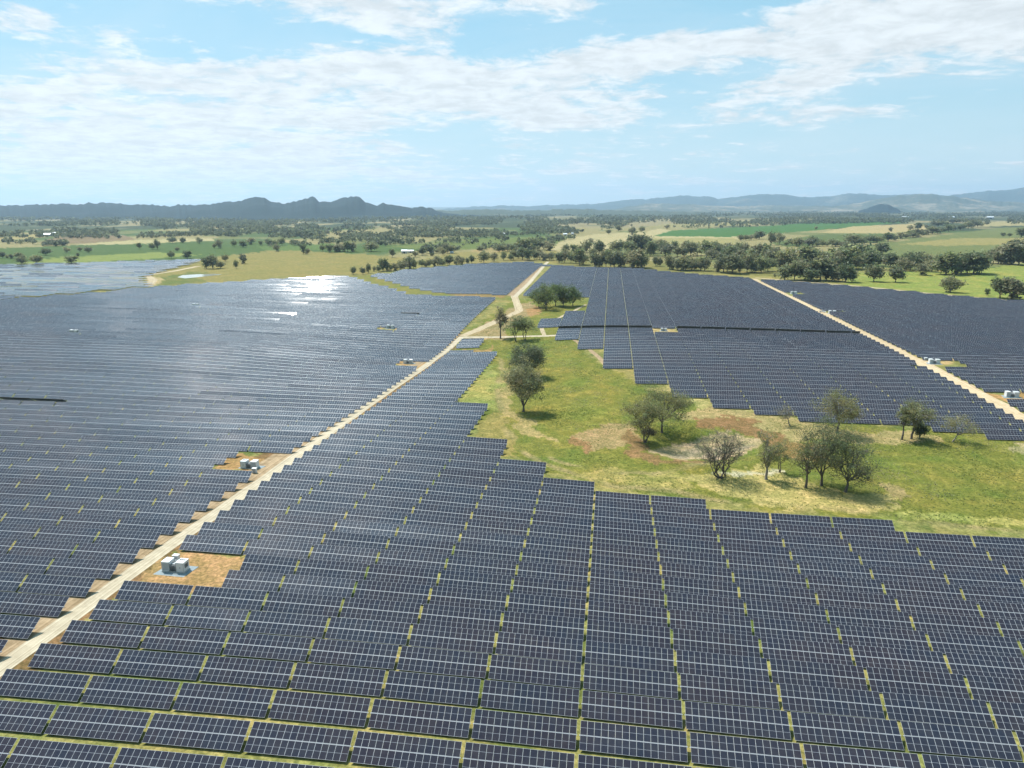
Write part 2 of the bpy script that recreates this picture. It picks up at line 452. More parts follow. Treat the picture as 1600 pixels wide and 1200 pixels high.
# ------------------------------------------------------------------ ground sheet (to the horizon)
def build_ground():
    th = np.concatenate([np.arange(-180, -52, 4.0), np.arange(-52, -43, .6), np.arange(-43, 43, 0.115), np.arange(43, 52, .6), np.arange(52, 180, 4.0)])
    th = np.radians(th)
    r = [4.0]
    while r[-1] < 60: r.append(r[-1] * 1.25)
    while r[-1] < 700: r.append(r[-1] * 1.0075)
    while r[-1] < 60000: r.append(r[-1] * 1.016)
    r = np.array(r)
    Rg, T = np.meshgrid(r, th, indexing='ij')
    X = Rg * np.sin(T); Y = Rg * np.cos(T); Z = H(X, Y)
    # the dam: a shallow real hollow
    px, py = pix(X, Y, Z)
    nr, nt = X.shape
    x = X.ravel(); y = Y.ravel(); z = Z.ravel()
    px = np.nan_to_num(px.ravel(), nan=-9e3); py = np.nan_to_num(py.ravel(), nan=9e3)
    # ragged borders of every patch
    j1 = vnoise(x, y, 9, 1) - .5; j2 = vnoise(x, y, 9, 2) - .5; j3 = vnoise(x, y, 2.6, 3) - .5; j4 = vnoise(x, y, 2.6, 4) - .5
    sc1 = np.clip((py - 322) / 380, .05, 1.4)
    qx = px + (j1 * 26 + j3 * 14) * sc1; qy = py + (j2 * 11 + j4 * 6) * sc1
    K = .50
    C = np.tile(lin((164, 156, 88)) * K, (len(x), 1))
    r_ = np.hypot(x, y)
    nb = vnoise(x, y * .35, 260, 5) * .6 + vnoise(x, y * .5, 90, 6) * .4

    def put(mask, rgb, a=1.0):
        c = lin(rgb) * K
        if np.isscalar(a): C[mask] = C[mask] * (1 - a) + c * a
        else: C[mask] = C[mask] * (1 - a[mask, None]) + c * a[mask, None]
    # far plain: mixed paddocks
    farm = r_ > 1250
    put(farm, (138, 142, 86))
    put(farm & (nb > .52), (176, 162, 112)); put(farm & (nb < .40), (98, 122, 66))
    put(r_ > 3300, (120, 126, 92)); put((r_ > 3300) & (nb > .56), (176, 160, 122)); put((r_ > 3300) & (nb < .47), (84, 98, 70))
    put((r_ > 7000), (104, 112, 88), .7)
    # grass under the arrays
    nn = vnoise(x, y, 14, 8) * .6 + vnoise(x, y, 4, 9) * .4
    near = r_ < 1250
    put(near & (nn > .42), (170, 162, 90), np.clip((nn - .42) * 5, 0, 1)); put(near & (nn < .38), (124, 134, 62), np.clip((.38 - nn) * 6, 0, 1))
    PATCH = [
        # paddocks on the left
        ([(-300, 420), (-300, 392), (0, 388), (100, 384), (250, 379), (400, 377), (560, 384), (690, 380), (690, 391), (540, 396), (440, 390), (300, 404), (200, 409), (0, 413)], (92, 120, 52)),
        ([(20, 413), (90, 402), (250, 394), (320, 398), (200, 407), (100, 411)], (150, 162, 72)),
        ([(60, 379), (100, 367), (190, 367), (215, 374), (120, 381)], (158, 134, 102)),
        ([(105, 383), (200, 376), (330, 372), (335, 376), (230, 381)], (204, 188, 140)),
        ([(-10, 372), (60, 366), (70, 371), (0, 377)], (190, 170, 110)),
        ([(235, 442), (235, 428), (310, 404), (440, 390), (560, 397), (640, 404), (660, 412), (585, 428), (540, 432), (400, 439), (255, 447)], (166, 152, 82)),
        ([(235, 445), (240, 436), (300, 424), (330, 426), (300, 434), (330, 440), (255, 447)], (130, 136, 66)),
        ([(400, 385), (520, 380), (540, 390), (420, 392)], (110, 136, 62)),
        ([(640, 412), (700, 395), (800, 388), (870, 392), (870, 410), (740, 413)], (166, 152, 86)),
        ([(600, 386), (760, 372), (900, 368), (880, 380), (700, 392)], (124, 138, 62)),
        ([(735, 392), (780, 384), (792, 392), (760, 398)], (188, 164, 110)),
        # paddocks on the right
        ([(858, 392), (880, 374), (930, 366), (1010, 362), (1030, 357), (1060, 362), (1170, 372), (1070, 384), (960, 390)], (206, 188, 142)),
        ([(960, 388), (1000, 372), (1150, 372), (1150, 382), (1040, 392)], (182, 170, 110)),
        ([(1020, 369), (1050, 360), (1200, 353), (1330, 343), (1420, 341), (1420, 347), (1250, 362), (1140, 370)], (84, 132, 58)),
        ([(1280, 364), (1330, 354), (1440, 349), (1450, 358), (1390, 365)], (206, 182, 130)),
        ([(1200, 380), (1280, 366), (1400, 366), (1380, 378), (1230, 386)], (110, 126, 66)),
        ([(1220, 400), (1330, 388), (1500, 364), (1560, 356), (1700, 352), (1700, 396), (1480, 400), (1300, 412)], (132, 140, 80)),
        ([(1400, 382), (1500, 372), (1700, 372), (1700, 380), (1480, 384)], (176, 162, 96)),
        ([(1490, 356), (1530, 348), (1600, 344), (1600, 352)], (192, 176, 128)),
        ([(1000, 356), (1040, 350), (1300, 338), (1320, 342), (1100, 356)], (176, 164, 112)),
        ([(1320, 452), (1330, 428), (1400, 424), (1500, 424), (1620, 410), (1800, 410), (1800, 492), (1600, 470), (1480, 461)], (160, 168, 72)),
        ([(1100, 436), (1110, 424), (1230, 430), (1240, 444)], (178, 164, 92)),
        ([(870, 418), (870, 405), (1100, 412), (1230, 422), (1340, 420), (1340, 430), (1210, 432), (1000, 424)], (150, 142, 76)),
        # strip of grass between the two left fields
        ([(548, 433), (590, 428), (645, 446), (690, 455), (803, 458), (820, 474), (760, 466), (640, 463), (600, 450)], (150, 146, 66)),
        ([(690, 458), (760, 457), (800, 462), (740, 466)], (176, 142, 90)),
        # the swale
        ([(690, 560), (712, 530), (800, 470), (905, 462), (940, 480), (905, 500), (900, 535), (945, 575), (1040, 615), (1110, 632), (1250, 652), (1470, 675), (1800, 682), (1900, 860), (1600, 838), (1400, 815),
          (1110, 785), (930, 760), (860, 735), (795, 715), (780, 690), (740, 650), (700, 640)], (140, 142, 50)),
        ([(800, 560), (900, 545), (960, 600), (980, 650), (880, 690), (830, 660)], (150, 146, 50)),
        ([(690, 640), (760, 570), (790, 600), (770, 640)], (172, 172, 86)),
        ([(740, 690), (752, 660), (785, 640), (800, 690), (790, 720)], (176, 158, 84)),
        ([(790, 580), (805, 575), (800, 640), (840, 665), (860, 690), (815, 680), (785, 640)], (196, 172, 110)),
        ([(1040, 600), (1100, 625), (1240, 648), (1240, 655), (1100, 640), (1030, 612)], (196, 182, 112)),
        ([(1060, 660), (1060, 645), (1110, 637), (1250, 655), (1330, 672), (1470, 680), (1480, 692), (1380, 696), (1300, 690), (1240, 690), (1200, 680), (1140, 660)], (196, 172, 116)),
        ([(888, 692), (905, 674), (950, 662), (985, 655), (1005, 672), (1000, 690), (950, 706), (915, 712)], (188, 160, 110)),
        ([(890, 694), (902, 680), (922, 690), (928, 708), (915, 713)], (176, 134, 88)),
        ([(1085, 664), (1090, 654), (1130, 650), (1185, 660), (1230, 682), (1260, 706), (1200, 702), (1185, 686), (1140, 668)], (170, 128, 84)),
        ([(968, 682), (985, 672), (1000, 690), (1010, 712), (1060, 722), (1100, 720), (1090, 728), (1030, 724), (985, 708)], (166, 130, 84)),
        ([(1200, 700), (1240, 690), (1300, 700), (1280, 730), (1220, 720)], (168, 134, 78)),
        ([(1008, 708), (1040, 692), (1090, 676), (1130, 670), (1185, 688), (1190, 698), (1150, 708), (1070, 720)], (212, 182, 144)),
        ([(1050, 706), (1090, 694), (1140, 688), (1176, 696), (1130, 708), (1075, 714)], (186, 166, 142)),
        ([(1060, 748), (1110, 740), (1190, 724), (1250, 750), (1310, 765), (1390, 772), (1396, 798), (1250, 796), (1150, 780)], (204, 186, 112)),
        ([(880, 742), (960, 735), (1080, 745), (1070, 765), (950, 758)], (186, 172, 92)),
        ([(1098, 738), (1140, 733), (1235, 735), (1235, 740), (1140, 741)], (226, 214, 186)),
        ([(1385, 800), (1600, 815), (1800, 835), (1800, 850), (1600, 830), (1400, 812)], (186, 178, 92)),
        ([(1370, 758), (1400, 755), (1420, 772), (1400, 785)], (182, 160, 106)),
        ([(1500, 640), (1560, 700), (1600, 690), (1600, 740)], (150, 150, 60)),
        ([(1580, 690), (1640, 690), (1640, 712), (1590, 705)], (190, 176, 130)),
        # bare earth: road edge, inverter yards
        ([(-40, 1010), (0, 985), (60, 955), (120, 915), (180, 870), (260, 815), (350, 750), (480, 662), (600, 585), (700, 520), (725, 520), (700, 560), (590, 640), (400, 775), (250, 880), (100, 1010), (-40, 1110)], (158, 122, 80)),
        ([(205, 912), (240, 880), (300, 858), (364, 864), (392, 866), (385, 892), (370, 920), (270, 928)], (204, 160, 108)),
        ([(330, 730), (352, 712), (450, 716), (430, 750), (398, 752), (385, 735)], (206, 158, 104)),
        ([(618, 570), (632, 560), (668, 566), (655, 580)], (200, 160, 110)),
        ([(715, 548), (760, 546), (775, 536), (770, 545), (765, 558), (712, 560)], (186, 150, 92)),
        ([(722, 530), (745, 512), (800, 480), (835, 472), (830, 490), (812, 502), (790, 520), (800, 530)], (182, 158, 112)),
        ([(820, 486), (838, 478), (850, 486), (830, 496)], (196, 152, 100)),
        ([(1018, 522), (1020, 512), (1052, 511), (1058, 521)], (214, 182, 126)),
        ([(595, 514), (600, 508), (625, 510), (625, 516)], (208, 172, 118)),
        ([(230, 448), (228, 436), (245, 432), (258, 438), (240, 448)], (206, 180, 130)),
        ([(1530, 612), (1700, 612), (1700, 628), (1540, 626)], (210, 160, 100)),
        ([(1440, 572), (1440, 558), (1495, 562), (1480, 570)], (216, 180, 126)),
    ]
    for poly, rgb in PATCH:
        bb = np.array(poly)
        cand = (qx > bb[:, 0].min()) & (qx < bb[:, 0].max()) & (qy > bb[:, 1].min()) & (qy < bb[:, 1].max())
        idx = np.where(cand)[0]
        ins = idx[inside(poly, qx[idx], qy[idx])]
        C[ins] = lin(rgb) * K
    # worn wheel tracks through the grass
    for tr, wd_ in (([(778, 558), (784, 575), (782, 600), (780, 625), (785, 650), (795, 680), (812, 702), (845, 722), (900, 742), (960, 757), (1060, 770), (1150, 785), (1300, 795), (1450, 815), (1620, 832)], 1.7),
                    ([(862, 715), (900, 728), (960, 738), (1020, 740), (1080, 730), (1150, 722)], 1.3)):
        Pt = np.array([at1(*p) for p in tr]); dm = np.full(len(x), 1e9); rg = np.where((r_ > 120) & (r_ < 480))[0]; xx = x[rg] + (j1[rg]) * 3; yy = y[rg] + j2[rg] * 3; dd = np.full(len(rg), 1e9)
        for a_, b_ in zip(Pt[:-1], Pt[1:]):
            v_ = b_ - a_; tt_ = np.clip(((xx - a_[0]) * v_[0] + (yy - a_[1]) * v_[1]) / (v_ @ v_), 0, 1)
            dd = np.minimum(dd, np.hypot(xx - a_[0] - tt_ * v_[0], yy - a_[1] - tt_ * v_[1]))
        al = np.clip(1.6 - dd / wd_, 0, 1) * np.clip((vnoise(xx, yy, 15, 55) - .25) * 2.2, .1, .85)
        C[rg] = C[rg] * (1 - al[:, None]) + lin((184, 164, 112)) * K * al[:, None]
    # tufts and weeds everywhere in the swale and grass
    tuft = vnoise(x, y, 6, 11) * .5 + vnoise(x, y, 17, 12) * .5
    grow = np.clip((C[:, 1] / np.maximum(C[:, 0], 1e-3) - .80) * 8, 0, 1)[:, None] * (C[:, 2] < .52 * C[:, 1])[:, None]
    f = np.clip((tuft - .55) * 5, 0, 1)[:, None] * near[:, None] * grow * .6
    C = C * (1 - f) + C * np.array([.72, 1.0, .85]) * f
    f = np.clip((.44 - tuft) * 6, 0, 1)[:, None] * near[:, None] * grow * .6
    C = C * (1 - f) + C * np.array([1.45, 1.16, 1.3]) * f
    g_ = (C @ np.array([.3, .59, .11]))[:, None]; C = C * .86 + g_ * .14
    # hollow of the dry dam
    dam = [(1008, 708), (1040, 690), (1090, 674), (1130, 668), (1188, 688), (1190, 698), (1150, 708), (1070, 720)]
    cxd, cyd = at1(1100, 697); ex, ey = at1(1195, 697); fx_, fy_ = at1(1100, 671); hx_, hy_ = at1(1100, 721)
    ra_ = math.hypot(ex - cxd, ey - cyd); dd_ = np.hypot((x - cxd) / ra_, np.where(y > cyd, (y - cyd) / (fy_ - cyd), (y - cyd) / (cyd - hy_)))
    bas = np.clip(1.15 - dd_, 0, .7) / .7
    z = z - 2.0 * bas * bas * (3 - 2 * bas) + 1.2 * np.exp(-((dd_ - 1.32) / .2) ** 2) * np.clip(.35 + .9 * vnoise(x, y, 22, 71) - .5 * (x > cxd + ra_ * .7), 0, 1)
    V = np.c_[x, y, z]
    i = np.arange(nr - 1)[:, None] * nt; j = np.arange(nt)[None]; jn = (j + 1) % nt
    Q = np.stack([i + j, i + nt + j, i + nt + jn, i + jn], -1).reshape(-1, 4)[:, ::-1]
    cz = len(V)
    V = np.vstack([V, [[0, 0, H1(0, 0)]]]); C = np.vstack([C, C[:1]])
    me = bigmesh('ground', V, Q, M_GROUND, col=C, smooth=True)
    o = link('ground', me); tag(o, kind='structure')


build_ground()


def strip(name, pts, width, material, dz=.07, step=4.0, world=False, wob=0.0):
    """road strip following the terrain along survey points"""
    P = np.array(pts if world else [at1(*p) for p in pts], float)
    seg = np.hypot(*np.diff(P, axis=0).T); s = np.r_[0, np.cumsum(seg)]
    n = max(4, int(s[-1] / step)); q = np.linspace(0, s[-1], n)
    # smooth
    cx = np.interp(q, s, P[:, 0]); cy = np.interp(q, s, P[:, 1])
    k = max(1, int(12 / step))
    for _ in range(3):
        cx[1:-1] = (cx[:-2] + cx[1:-1] * 2 + cx[2:]) / 4; cy[1:-1] = (cy[:-2] + cy[1:-1] * 2 + cy[2:]) / 4
    tx = np.gradient(cx); ty = np.gradient(cy); L = np.hypot(tx, ty); nx = ty / L; ny = -tx / L
    offs = np.linspace(-.5, .5, 7)
    V = []; uv = []
    wv = width * (1 + wob * (vnoise(cx, cy, 13, 21) - .5) * 2); wv2 = width * (1 + wob * (vnoise(cx, cy, 13, 22) - .5) * 2)
    for o in offs:
        ww = np.where(o < 0, wv, wv2)
        vx = cx + nx * o * ww; vy = cy + ny * o * ww
        V.append(np.c_[vx, vy, H(vx, vy) + dz * (1 if abs(o) < .49 else .3)]); uv.append(np.c_[np.full(n, o + .5), q / 10])
    V = np.array(V); uv = np.array(uv); m = len(offs)
    a = (np.arange(m - 1)[:, None] * n + np.arange(n - 1)[None])
    Q = np.stack([a, a + n, a + n + 1, a + 1], -1).reshape(-1, 4)
    V = V.reshape(-1, 3); uvf = uv.reshape(-1, 2)[Q.ravel()]
    me = bigmesh(name, V, Q, material, uv=uvf, smooth=True)
    return tag(link(name, me), kind='structure')


MAIN = [(-70, 1095), (20, 1030), (100, 972), (160, 928), (250, 863), (330, 808), (420, 744), (510, 679), (592, 621), (683, 558), (715, 532), (722, 526)]
strip('earth_verge', [(x - 14 * (y - 322) / 300, y - 3) for x, y in MAIN], 7.0, M_VERGE, .04, 3, wob=.55)
strip('gravel_road', MAIN, 4.8, M_ROAD, .09, 3, wob=.12)
strip('gravel_road', [(720, 527), (760, 527), (800, 526), (845, 525), (872, 524)], 5, M_ROAD, .10, 3, wob=.2)
strip('gravel_road', [(868, 523), (895, 530), (920, 545), (940, 562), (948, 575)], 2.6, M_VERGE, .09, 3, wob=.4)
strip('gravel_road', [(850, 524), (846, 512), (852, 506), (875, 496), (900, 484), (915, 476)], 3, M_TRACK, .08, 3, wob=.3)
strip('dirt_road', [(722, 525), (750, 514), (785, 498), (812, 486), (806, 470), (803, 462)], 7.5, M_TRACK, .06, 4, wob=.2)
strip('earth_verge', [(798, 462), (820, 443), (845, 415)], 10, M_VERGE, .05, 6, wob=.2)
strip('gravel_road', [(804, 464), (826, 443), (850, 415), (856, 409)], 5.5, M_ROAD, .10, 6, wob=.15)
strip('dirt_road', [tuple(184.0 * R2 + q * U2) for q in np.arange(250, 1000, 25)], 7.0, M_ORANGE, .06, 4, world=True, wob=.12)
strip('earth_verge', [tuple(185.4 * R2 + q * U2) for q in np.arange(250, 1000, 25)], 9, M_ORANGE, .035, 4, world=True, wob=.3)
strip('gravel_road', [(310, 416), (270, 424), (228, 430), (240, 437), (232, 447)], 9, M_TRACK, .07, 6, wob=.2)
strip('earth_verge', [(1180, 434), (1340, 447), (1480, 461), (1600, 471), (1720, 484)], 7, M_TRACK, .06, 6, wob=.3)

# small far dam with water
wx, wy = at([275, 285, 310, 335, 347, 340, 310, 283], [434, 430, 428.5, 428, 428.8, 430, 433, 435.5])
mbw = MB(); zz_ = H1(wx[3], wy[3]) + .10
mbw.add([(a, b, zz_) for a, b in zip(wx, wy)], [tuple(range(8))])
tag(link('dam_water', mbw.mesh('dam_water', M_WATER)), kind='structure')

# ------------------------------------------------------------------ hills
def hills(name, pts, dist, depth, material, seed, base=-12, rough=1.0, jag=1.6, amp=1.0):
    P = np.array(pts, float); n = 640
    xs = np.linspace(P[0, 0], P[-1, 0], n); ys = np.interp(xs, P[:, 0], P[:, 1])
    ys += (vnoise(xs, xs * 0, 14, seed) - .5) * jag * .8 + (vnoise(xs, xs * 0, 4.5, seed + 1) - .5) * jag * .8
    azm = np.arctan2(xs - 800, 1144.)
    ys = 322 + (ys - 322) * amp
    top = CZ + dist / np.cos(azm) * (322 - ys) / 1144. * np.cos(azm)
    m = 33; V = []
    for j in range(m):
        f = j / (m - 1)
        dd = dist - depth * .6 + depth * 1.6 * f
        t = f / .375 if f < .375 else 1 - (f - .375) / .625
        t = np.clip(t, 0, 1)
        X = dd * np.tan(azm); Y = np.full(n, dd)
        prof = t ** 1.25 * (1 + .0 * X)
        spur = (vnoise(X, Y, depth * .16, seed + 3) - .5) * 1.1 + (vnoise(X, Y, depth * .06, seed + 4) - .5) * .5
        z = base + (top - base) * np.clip(prof + spur * rough * t * (1 - t) * 1.4, 0, 1.0 if j else 1)
        V.append(np.c_[X, Y, z])
    V = np.array(V).reshape(-1, 3)
    a = np.arange(m - 1)[:, None] * n + np.arange(n - 1)[None]
    Q = np.stack([a, a + 1, a + n + 1, a + n], -1).reshape(-1, 4)
    return tag(link(name, bigmesh(name, V, Q, material, smooth=True)), kind='structure')


MH1 = make_hill_mat('forested_range', (.012, .024, .022, 1), (.05, .055, .04, 1), .64)
MH2 = make_hill_mat('far_range', (.04, .06, .05, 1), (.16, .15, .11, 1), .54, .0009)
MH3 = make_hill_mat('dry_hills', (.055, .07, .05, 1), (.21, .18, .13, 1), .48, .0014)
LEFT = [(-500, 324), (-200, 322), (0, 321), (60, 320), (115, 319), (180, 318), (220, 320), (265, 322.5), (300, 319.5), (330, 319), (355, 317.5), (370, 317), (388, 313), (400, 310.3), (409, 309.3), (416, 311), (424, 315.5), (434, 318.3),
        (452, 318.5), (466, 314.5), (478, 312), (490, 310.8), (494, 312), (499, 315.8), (512, 316.3), (522, 315.5), (533, 312.5), (541, 309.8), (556, 309.8), (563, 312.5), (570, 317), (580, 320.3), (588, 321.5), (600, 318.7),
        (612, 321), (626, 323), (640, 323.5), (655, 323), (670, 325), (690, 328.5), (720, 333), (760, 336)]
hills('mesa_range_hill', LEFT, 7000, 2600, MH1, 31, jag=2.6, amp=1.2)
hills('far_range_hill', [(640, 333), (690, 327), (740, 322.5), (790, 321), (820, 322.5), (870, 320), (940, 318), (985, 312), (1010, 311), (1050, 307.5), (1070, 306), (1100, 307), (1122, 311), (1150, 308), (1190, 303.3), (1222, 304.5),
       (1262, 309), (1290, 307), (1320, 303), (1345, 303.5), (1390, 305), (1430, 303.5), (1480, 306.5), (1540, 299), (1570, 298), (1600, 293), (1680, 290), (1800, 296), (2100, 305)], 19000, 5000, MH2, 41, base=-20)
hills('dry_foot_hill', [(900, 332), (960, 327), (985, 322.5), (1010, 318), (1040, 318), (1090, 320), (1150, 322), (1230, 321), (1300, 322), (1340, 318), (1370, 311), (1400, 306.5), (1450, 303.5), (1490, 308), (1530, 313), (1600, 317), (1700, 318), (2000, 322)], 13500, 4200, MH3, 51, base=-20)
hills('wooded_knoll_hill', [(1342, 329), (1352, 326), (1364, 321.5), (1377, 318), (1388, 320), (1398, 324.5), (1408, 329)], 9500, 1200, MH1, 61)
hills('low_rise_hill', [(560, 335), (640, 328), (700, 329), (760, 327), (830, 328.5), (900, 326), (960, 328), (1050, 330), (1150, 334)], 9000, 2500, make_hill_mat('bushy_rise', (.05, .062, .036, 1), (.22, .19, .12, 1), .55, .002), 71)

# ------------------------------------------------------------------ solar tables
NC = 15; MW = 1.132; ML = 2.28; GAP = .10; PER = 17.58; PITCHR = 8.2; TUBE = 1.68
TILT = math.radians(31)
HWID = NC * MW / 2


def panel_mesh(name, ncol):
    """one module (or a closed rank of modules) of ncol widths, glass up, lying in local xy"""
    hw = ncol * MW / 2 - .010; hl = ML / 2; t = .04
    V = [(-hw, -hl, 0), (hw, -hl, 0), (hw, hl, 0), (-hw, hl, 0), (-hw, -hl, -t), (hw, -hl, -t), (hw, hl, -t), (-hw, hl, -t)]
    Q = [(0, 1, 2, 3), (7, 6, 5, 4), (0, 4, 5, 1), (1, 5, 6, 2), (2, 6, 7, 3), (3, 7, 4, 0)]
    uv = [(0, 0), (ncol, 0), (ncol, 1), (0, 1)] + [(0, 0)] * 20
    return bigmesh(name, V, Q, [M_GLASS, M_BACK, M_ALU], mi=[0, 1, 2, 2, 2, 2], uv=uv)


def tube_mesh(ncol):
    b = MB(); hw = ncol * MW / 2 + .12; b.box(-hw, hw, -.075, .075, -.21, -.065)
    for k in range(ncol // 3 + 1):                      # purlins that carry the modules
        x = -ncol * MW / 2 + .3 + k * (ncol * MW - .6) / (ncol // 3)
        b.box(x - .03, x + .03, -1.5, -.08, -.10, -.045); b.box(x - .03, x + .03, .08, 1.5, -.10, -.045)
    b.box(-ncol * MW / 2, ncol * MW / 2, -.042, .042, -.05, -.006, 1)
    return b.mesh('torque_tube', [M_STEEL, M_RAIL])


def post_mesh():
    b = MB(); b.box(-.08, .08, -.05, .05, -.5, TUBE - .16); b.box(-.14, .14, -.1, .1, TUBE - .30, TUBE - .12)
    return b.mesh('post', M_STEEL)


ME_PANEL = panel_mesh('solar_panel', 1)
ME_RANK = {n: panel_mesh('panel_rank', n) for n in (15, 12, 7)}
ME_TUBE = {n: tube_mesh(n) for n in (15, 12, 7)}
ME_POST = post_mesh()

ROADL, ROADR = -114.8, -108.2
# footprint outlines of the arrays (survey points), with per-array options
EXC = [  # openings left for inverter yards and trees
    [(170, 905), (230, 878), (322, 858), (340, 870), (345, 895), (345, 915), (300, 912), (250, 912)],
    [(330, 738), (345, 715), (420, 706), (470, 716), (440, 745), (400, 736)],
    [(612, 571), (625, 561), (680, 563), (660, 576)],
    [(1018, 521), (1020, 511), (1054, 510), (1058, 520)],
    [(596, 515), (600, 508), (624, 509), (624, 515)],
    [(108, 523), (112, 517), (136, 517), (138, 523)], [(300, 481), (302, 475), (320, 475), (322, 481)],
    [(1440, 573), (1446, 560), (1494, 562), (1494, 572)], [(1540, 627), (1545, 612), (1720, 612), (1720, 627)],
    [(1296, 492), (1298, 484), (1312, 484), (1312, 492)], [(1236, 461), (1238, 455), (1252, 455), (1250, 461)],
    [(818, 480), (820, 466), (906, 466), (906, 486)],
]
FIELDS = dict(
    front=[(-400, 1060), (700, 548), (722, 548), (772, 554), (765, 578), (722, 632), (769, 634), (751, 682), (798, 684), (788, 722), (859, 724), (859, 747), (929, 752), (929, 766), (1104, 774), (1106, 793), (1210, 796), (1409, 806), (1412, 829),
           (1600, 838), (1900, 856), (1900, 1500), (-400, 1500)],
    left=[(-350, 482), (0, 469), (60, 464), (150, 457), (230, 449), (262, 446.5), (400, 438), (535, 430.5), (562, 438), (602, 449), (642, 461), (762, 465), (808, 470), (800, 482), (782, 500), (730, 520), (690, 560), (-350, 1300)],
    flat=[(-300, 414), (0, 412.5), (100, 410.5), (312, 404), (308, 408), (222, 431), (232, 446), (100, 458), (0, 466), (-300, 480)],
    mid=[(583, 430), (650, 420), (740, 412.5), (835, 409), (845, 415), (797, 459), (690, 456.5), (642, 447)],
    right=[(855, 414), (905, 417), (990, 419.5), (1120, 431), (1230, 437), (1700, 655), (1700, 700), (1467, 672), (1467, 660), (1330, 656), (1246, 650), (1246, 643), (1172, 641), (1172, 634), (1110, 634), (1108, 623), (1046, 619), (1043, 595),
           (988, 593), (985, 573), (943, 572), (943, 545), (906, 543), (905, 529), (876, 527), (882, 508), (897, 487), (905, 478), (920, 470), (908, 463), (812, 461)],
    east=[(1160, 434), (1340, 448), (1480, 461), (1600, 471), (1900, 510), (1900, 800), (1560, 670), (1380, 566), (1240, 490)],
    small=[(721, 530), (762, 530), (764, 543), (721, 543)],
    small2=[(846, 499), (882, 499), (882, 508), (846, 508)],
)
SPECIAL_DARK = [(880, 1322, 513.0, 7.0)]


def collect_tables():
    T = []
    kq = np.arange(0, 170)
    for fname, poly in FIELDS.items():
        phase = ROADL if fname == 'left' else 188.3 if fname == 'east' else -2.7
        js = np.arange(-90, 60)
        S, Qv = np.meshgrid(phase + (js + .5) * PER, 65.9 + kq * PITCHR, indexing='ij')
        KK = np.broadcast_to(kq[None], S.shape)
        S = S.ravel(); Qv = Qv.ravel(); KK = KK.ravel()
        if fname == 'front': ok = S > ROADR
        elif fname == 'left': ok = S < ROADL
        else: ok = np.ones(len(S), bool)
        if fname in ('east', 'right'):
            pass
        S, Qv, KK = S[ok], Qv[ok], KK[ok]
        x = S * R2[0] + Qv * U2[0]; y = S * R2[1] + Qv * U2[1]
        k = (y > 55) & (np.hypot(x, y) < 1500); x, y, S, Qv, KK = x[k], y[k], S[k], Qv[k], KK[k]
        z = H(x, y)
        px, py = pix(x, y, z + 2.0)
        pgx, pgy = pix(x, y, z + .3)
        k = inside(poly, np.nan_to_num(px, nan=-9e4), np.nan_to_num(py, nan=-9e4)) & (px > -200) & (px < 1800) & (py < 1290)
        for e in EXC: k &= ~inside(e, np.nan_to_num(px), np.nan_to_num(py))
        for i in np.where(k)[0]:
            T.append([fname, float(x[i]), float(y[i]), float(z[i]), float(S[i]), float(Qv[i]), int(KK[i]), float(px[i]), float(py[i]), 15, 0.0])
    return T


TABLES = []
_excl = {}
for t in collect_tables():
    f, S = t[0], t[4]
    if f == 'right' and S + HWID > 179.7:                  # rows end at the right-hand road, some with a short table
        n = int((179.7 - (S - HWID)) / MW)
        if n < 3: continue
        d = -(15 - n) * MW / 2; t[9] = n
    elif f == 'east' and S - HWID < 187.5: continue
    elif f == 'front' and abs(S - (ROADR + 1.5 * PER)) < 3 and inside([(170, 896), (225, 868), (300, 846), (470, 862), (470, 905), (330, 905)], np.array([t[7]]), np.array([t[8]]))[0]:
        d = 1.5 * MW; t[9] = 12
    else: d = 0.0
    t[1] += R2[0] * d; t[2] += R2[1] * d; t[4] += d
    TABLES.append(t)
# shortened tables beside the near inverter yard, flat or reversed rows, tracker wander
rowj = {}
for t in TABLES:
    f, x, y, z, S, Q, k, px, py, n, tl = t
    d = math.hypot(x, y)
    key = (f, k, int((S + 900 + (k * 37 % 5) * PER) // (PER * (3 if f != 'flat' else 3))))
    if key not in rowj:
        rowj[key] = random.gauss(0, 1.1)
    dt = rowj[key] + random.gauss(0, .2)
    tl = TILT + math.radians(dt + (1.85 * min(1, max(0, (Q - 250) / 120)) if f == 'left' else 1.9 if f == 'mid' else 0))
    if f == 'flat':
        tl = math.radians(2.0 + 1.6 * dt + (28 if random.Random(str(key)).random() < .13 else 0))
    t[10] = tl
for (xa, xb, yc, hh) in SPECIAL_DARK:
    # one whole row left parked the other way
    c = [t for t in TABLES if t[0] == 'right' and xa < t[7] < xb and abs(t[8] - yc) < 12]
    if c:
        ks = {}
        for t in c: ks.setdefault(t[6], []).append(abs(t[8] - yc))
        kb = min(ks, key=lambda q: sum(ks[q]) / len(ks[q]))
        for t in TABLES:
            if t[0] == 'right' and t[6] == kb: t[10] = math.radians(-64)
for (xa, xb, yc) in [(640, 660, 489), (-40, 70, 622)]:
    c = [t for t in TABLES if t[0] == 'left' and xa - 8 < t[7] < xb + 8 and abs(t[8] - yc) < 8]
    if c:
        kb = min(c, key=lambda t: abs(t[8] - yc))[6]
        for t in c:
            if t[6] == kb: t[10] = math.radians(-36)

# nearest 300 that stand in view become objects of their own
vis = [t for t in TABLES if -40 < t[7] < 1640 and t[8] < 1235]
vis.sort(key=lambda t: t[1] ** 2 + t[2] ** 2)
NEAR = vis[:300]
nearset = {id(t) for t in NEAR}
REST = [t for t in TABLES if id(t) not in nearset]
print('tables', len(TABLES), 'near', len(NEAR), 'farthest near py', min(t[8] for t in NEAR))

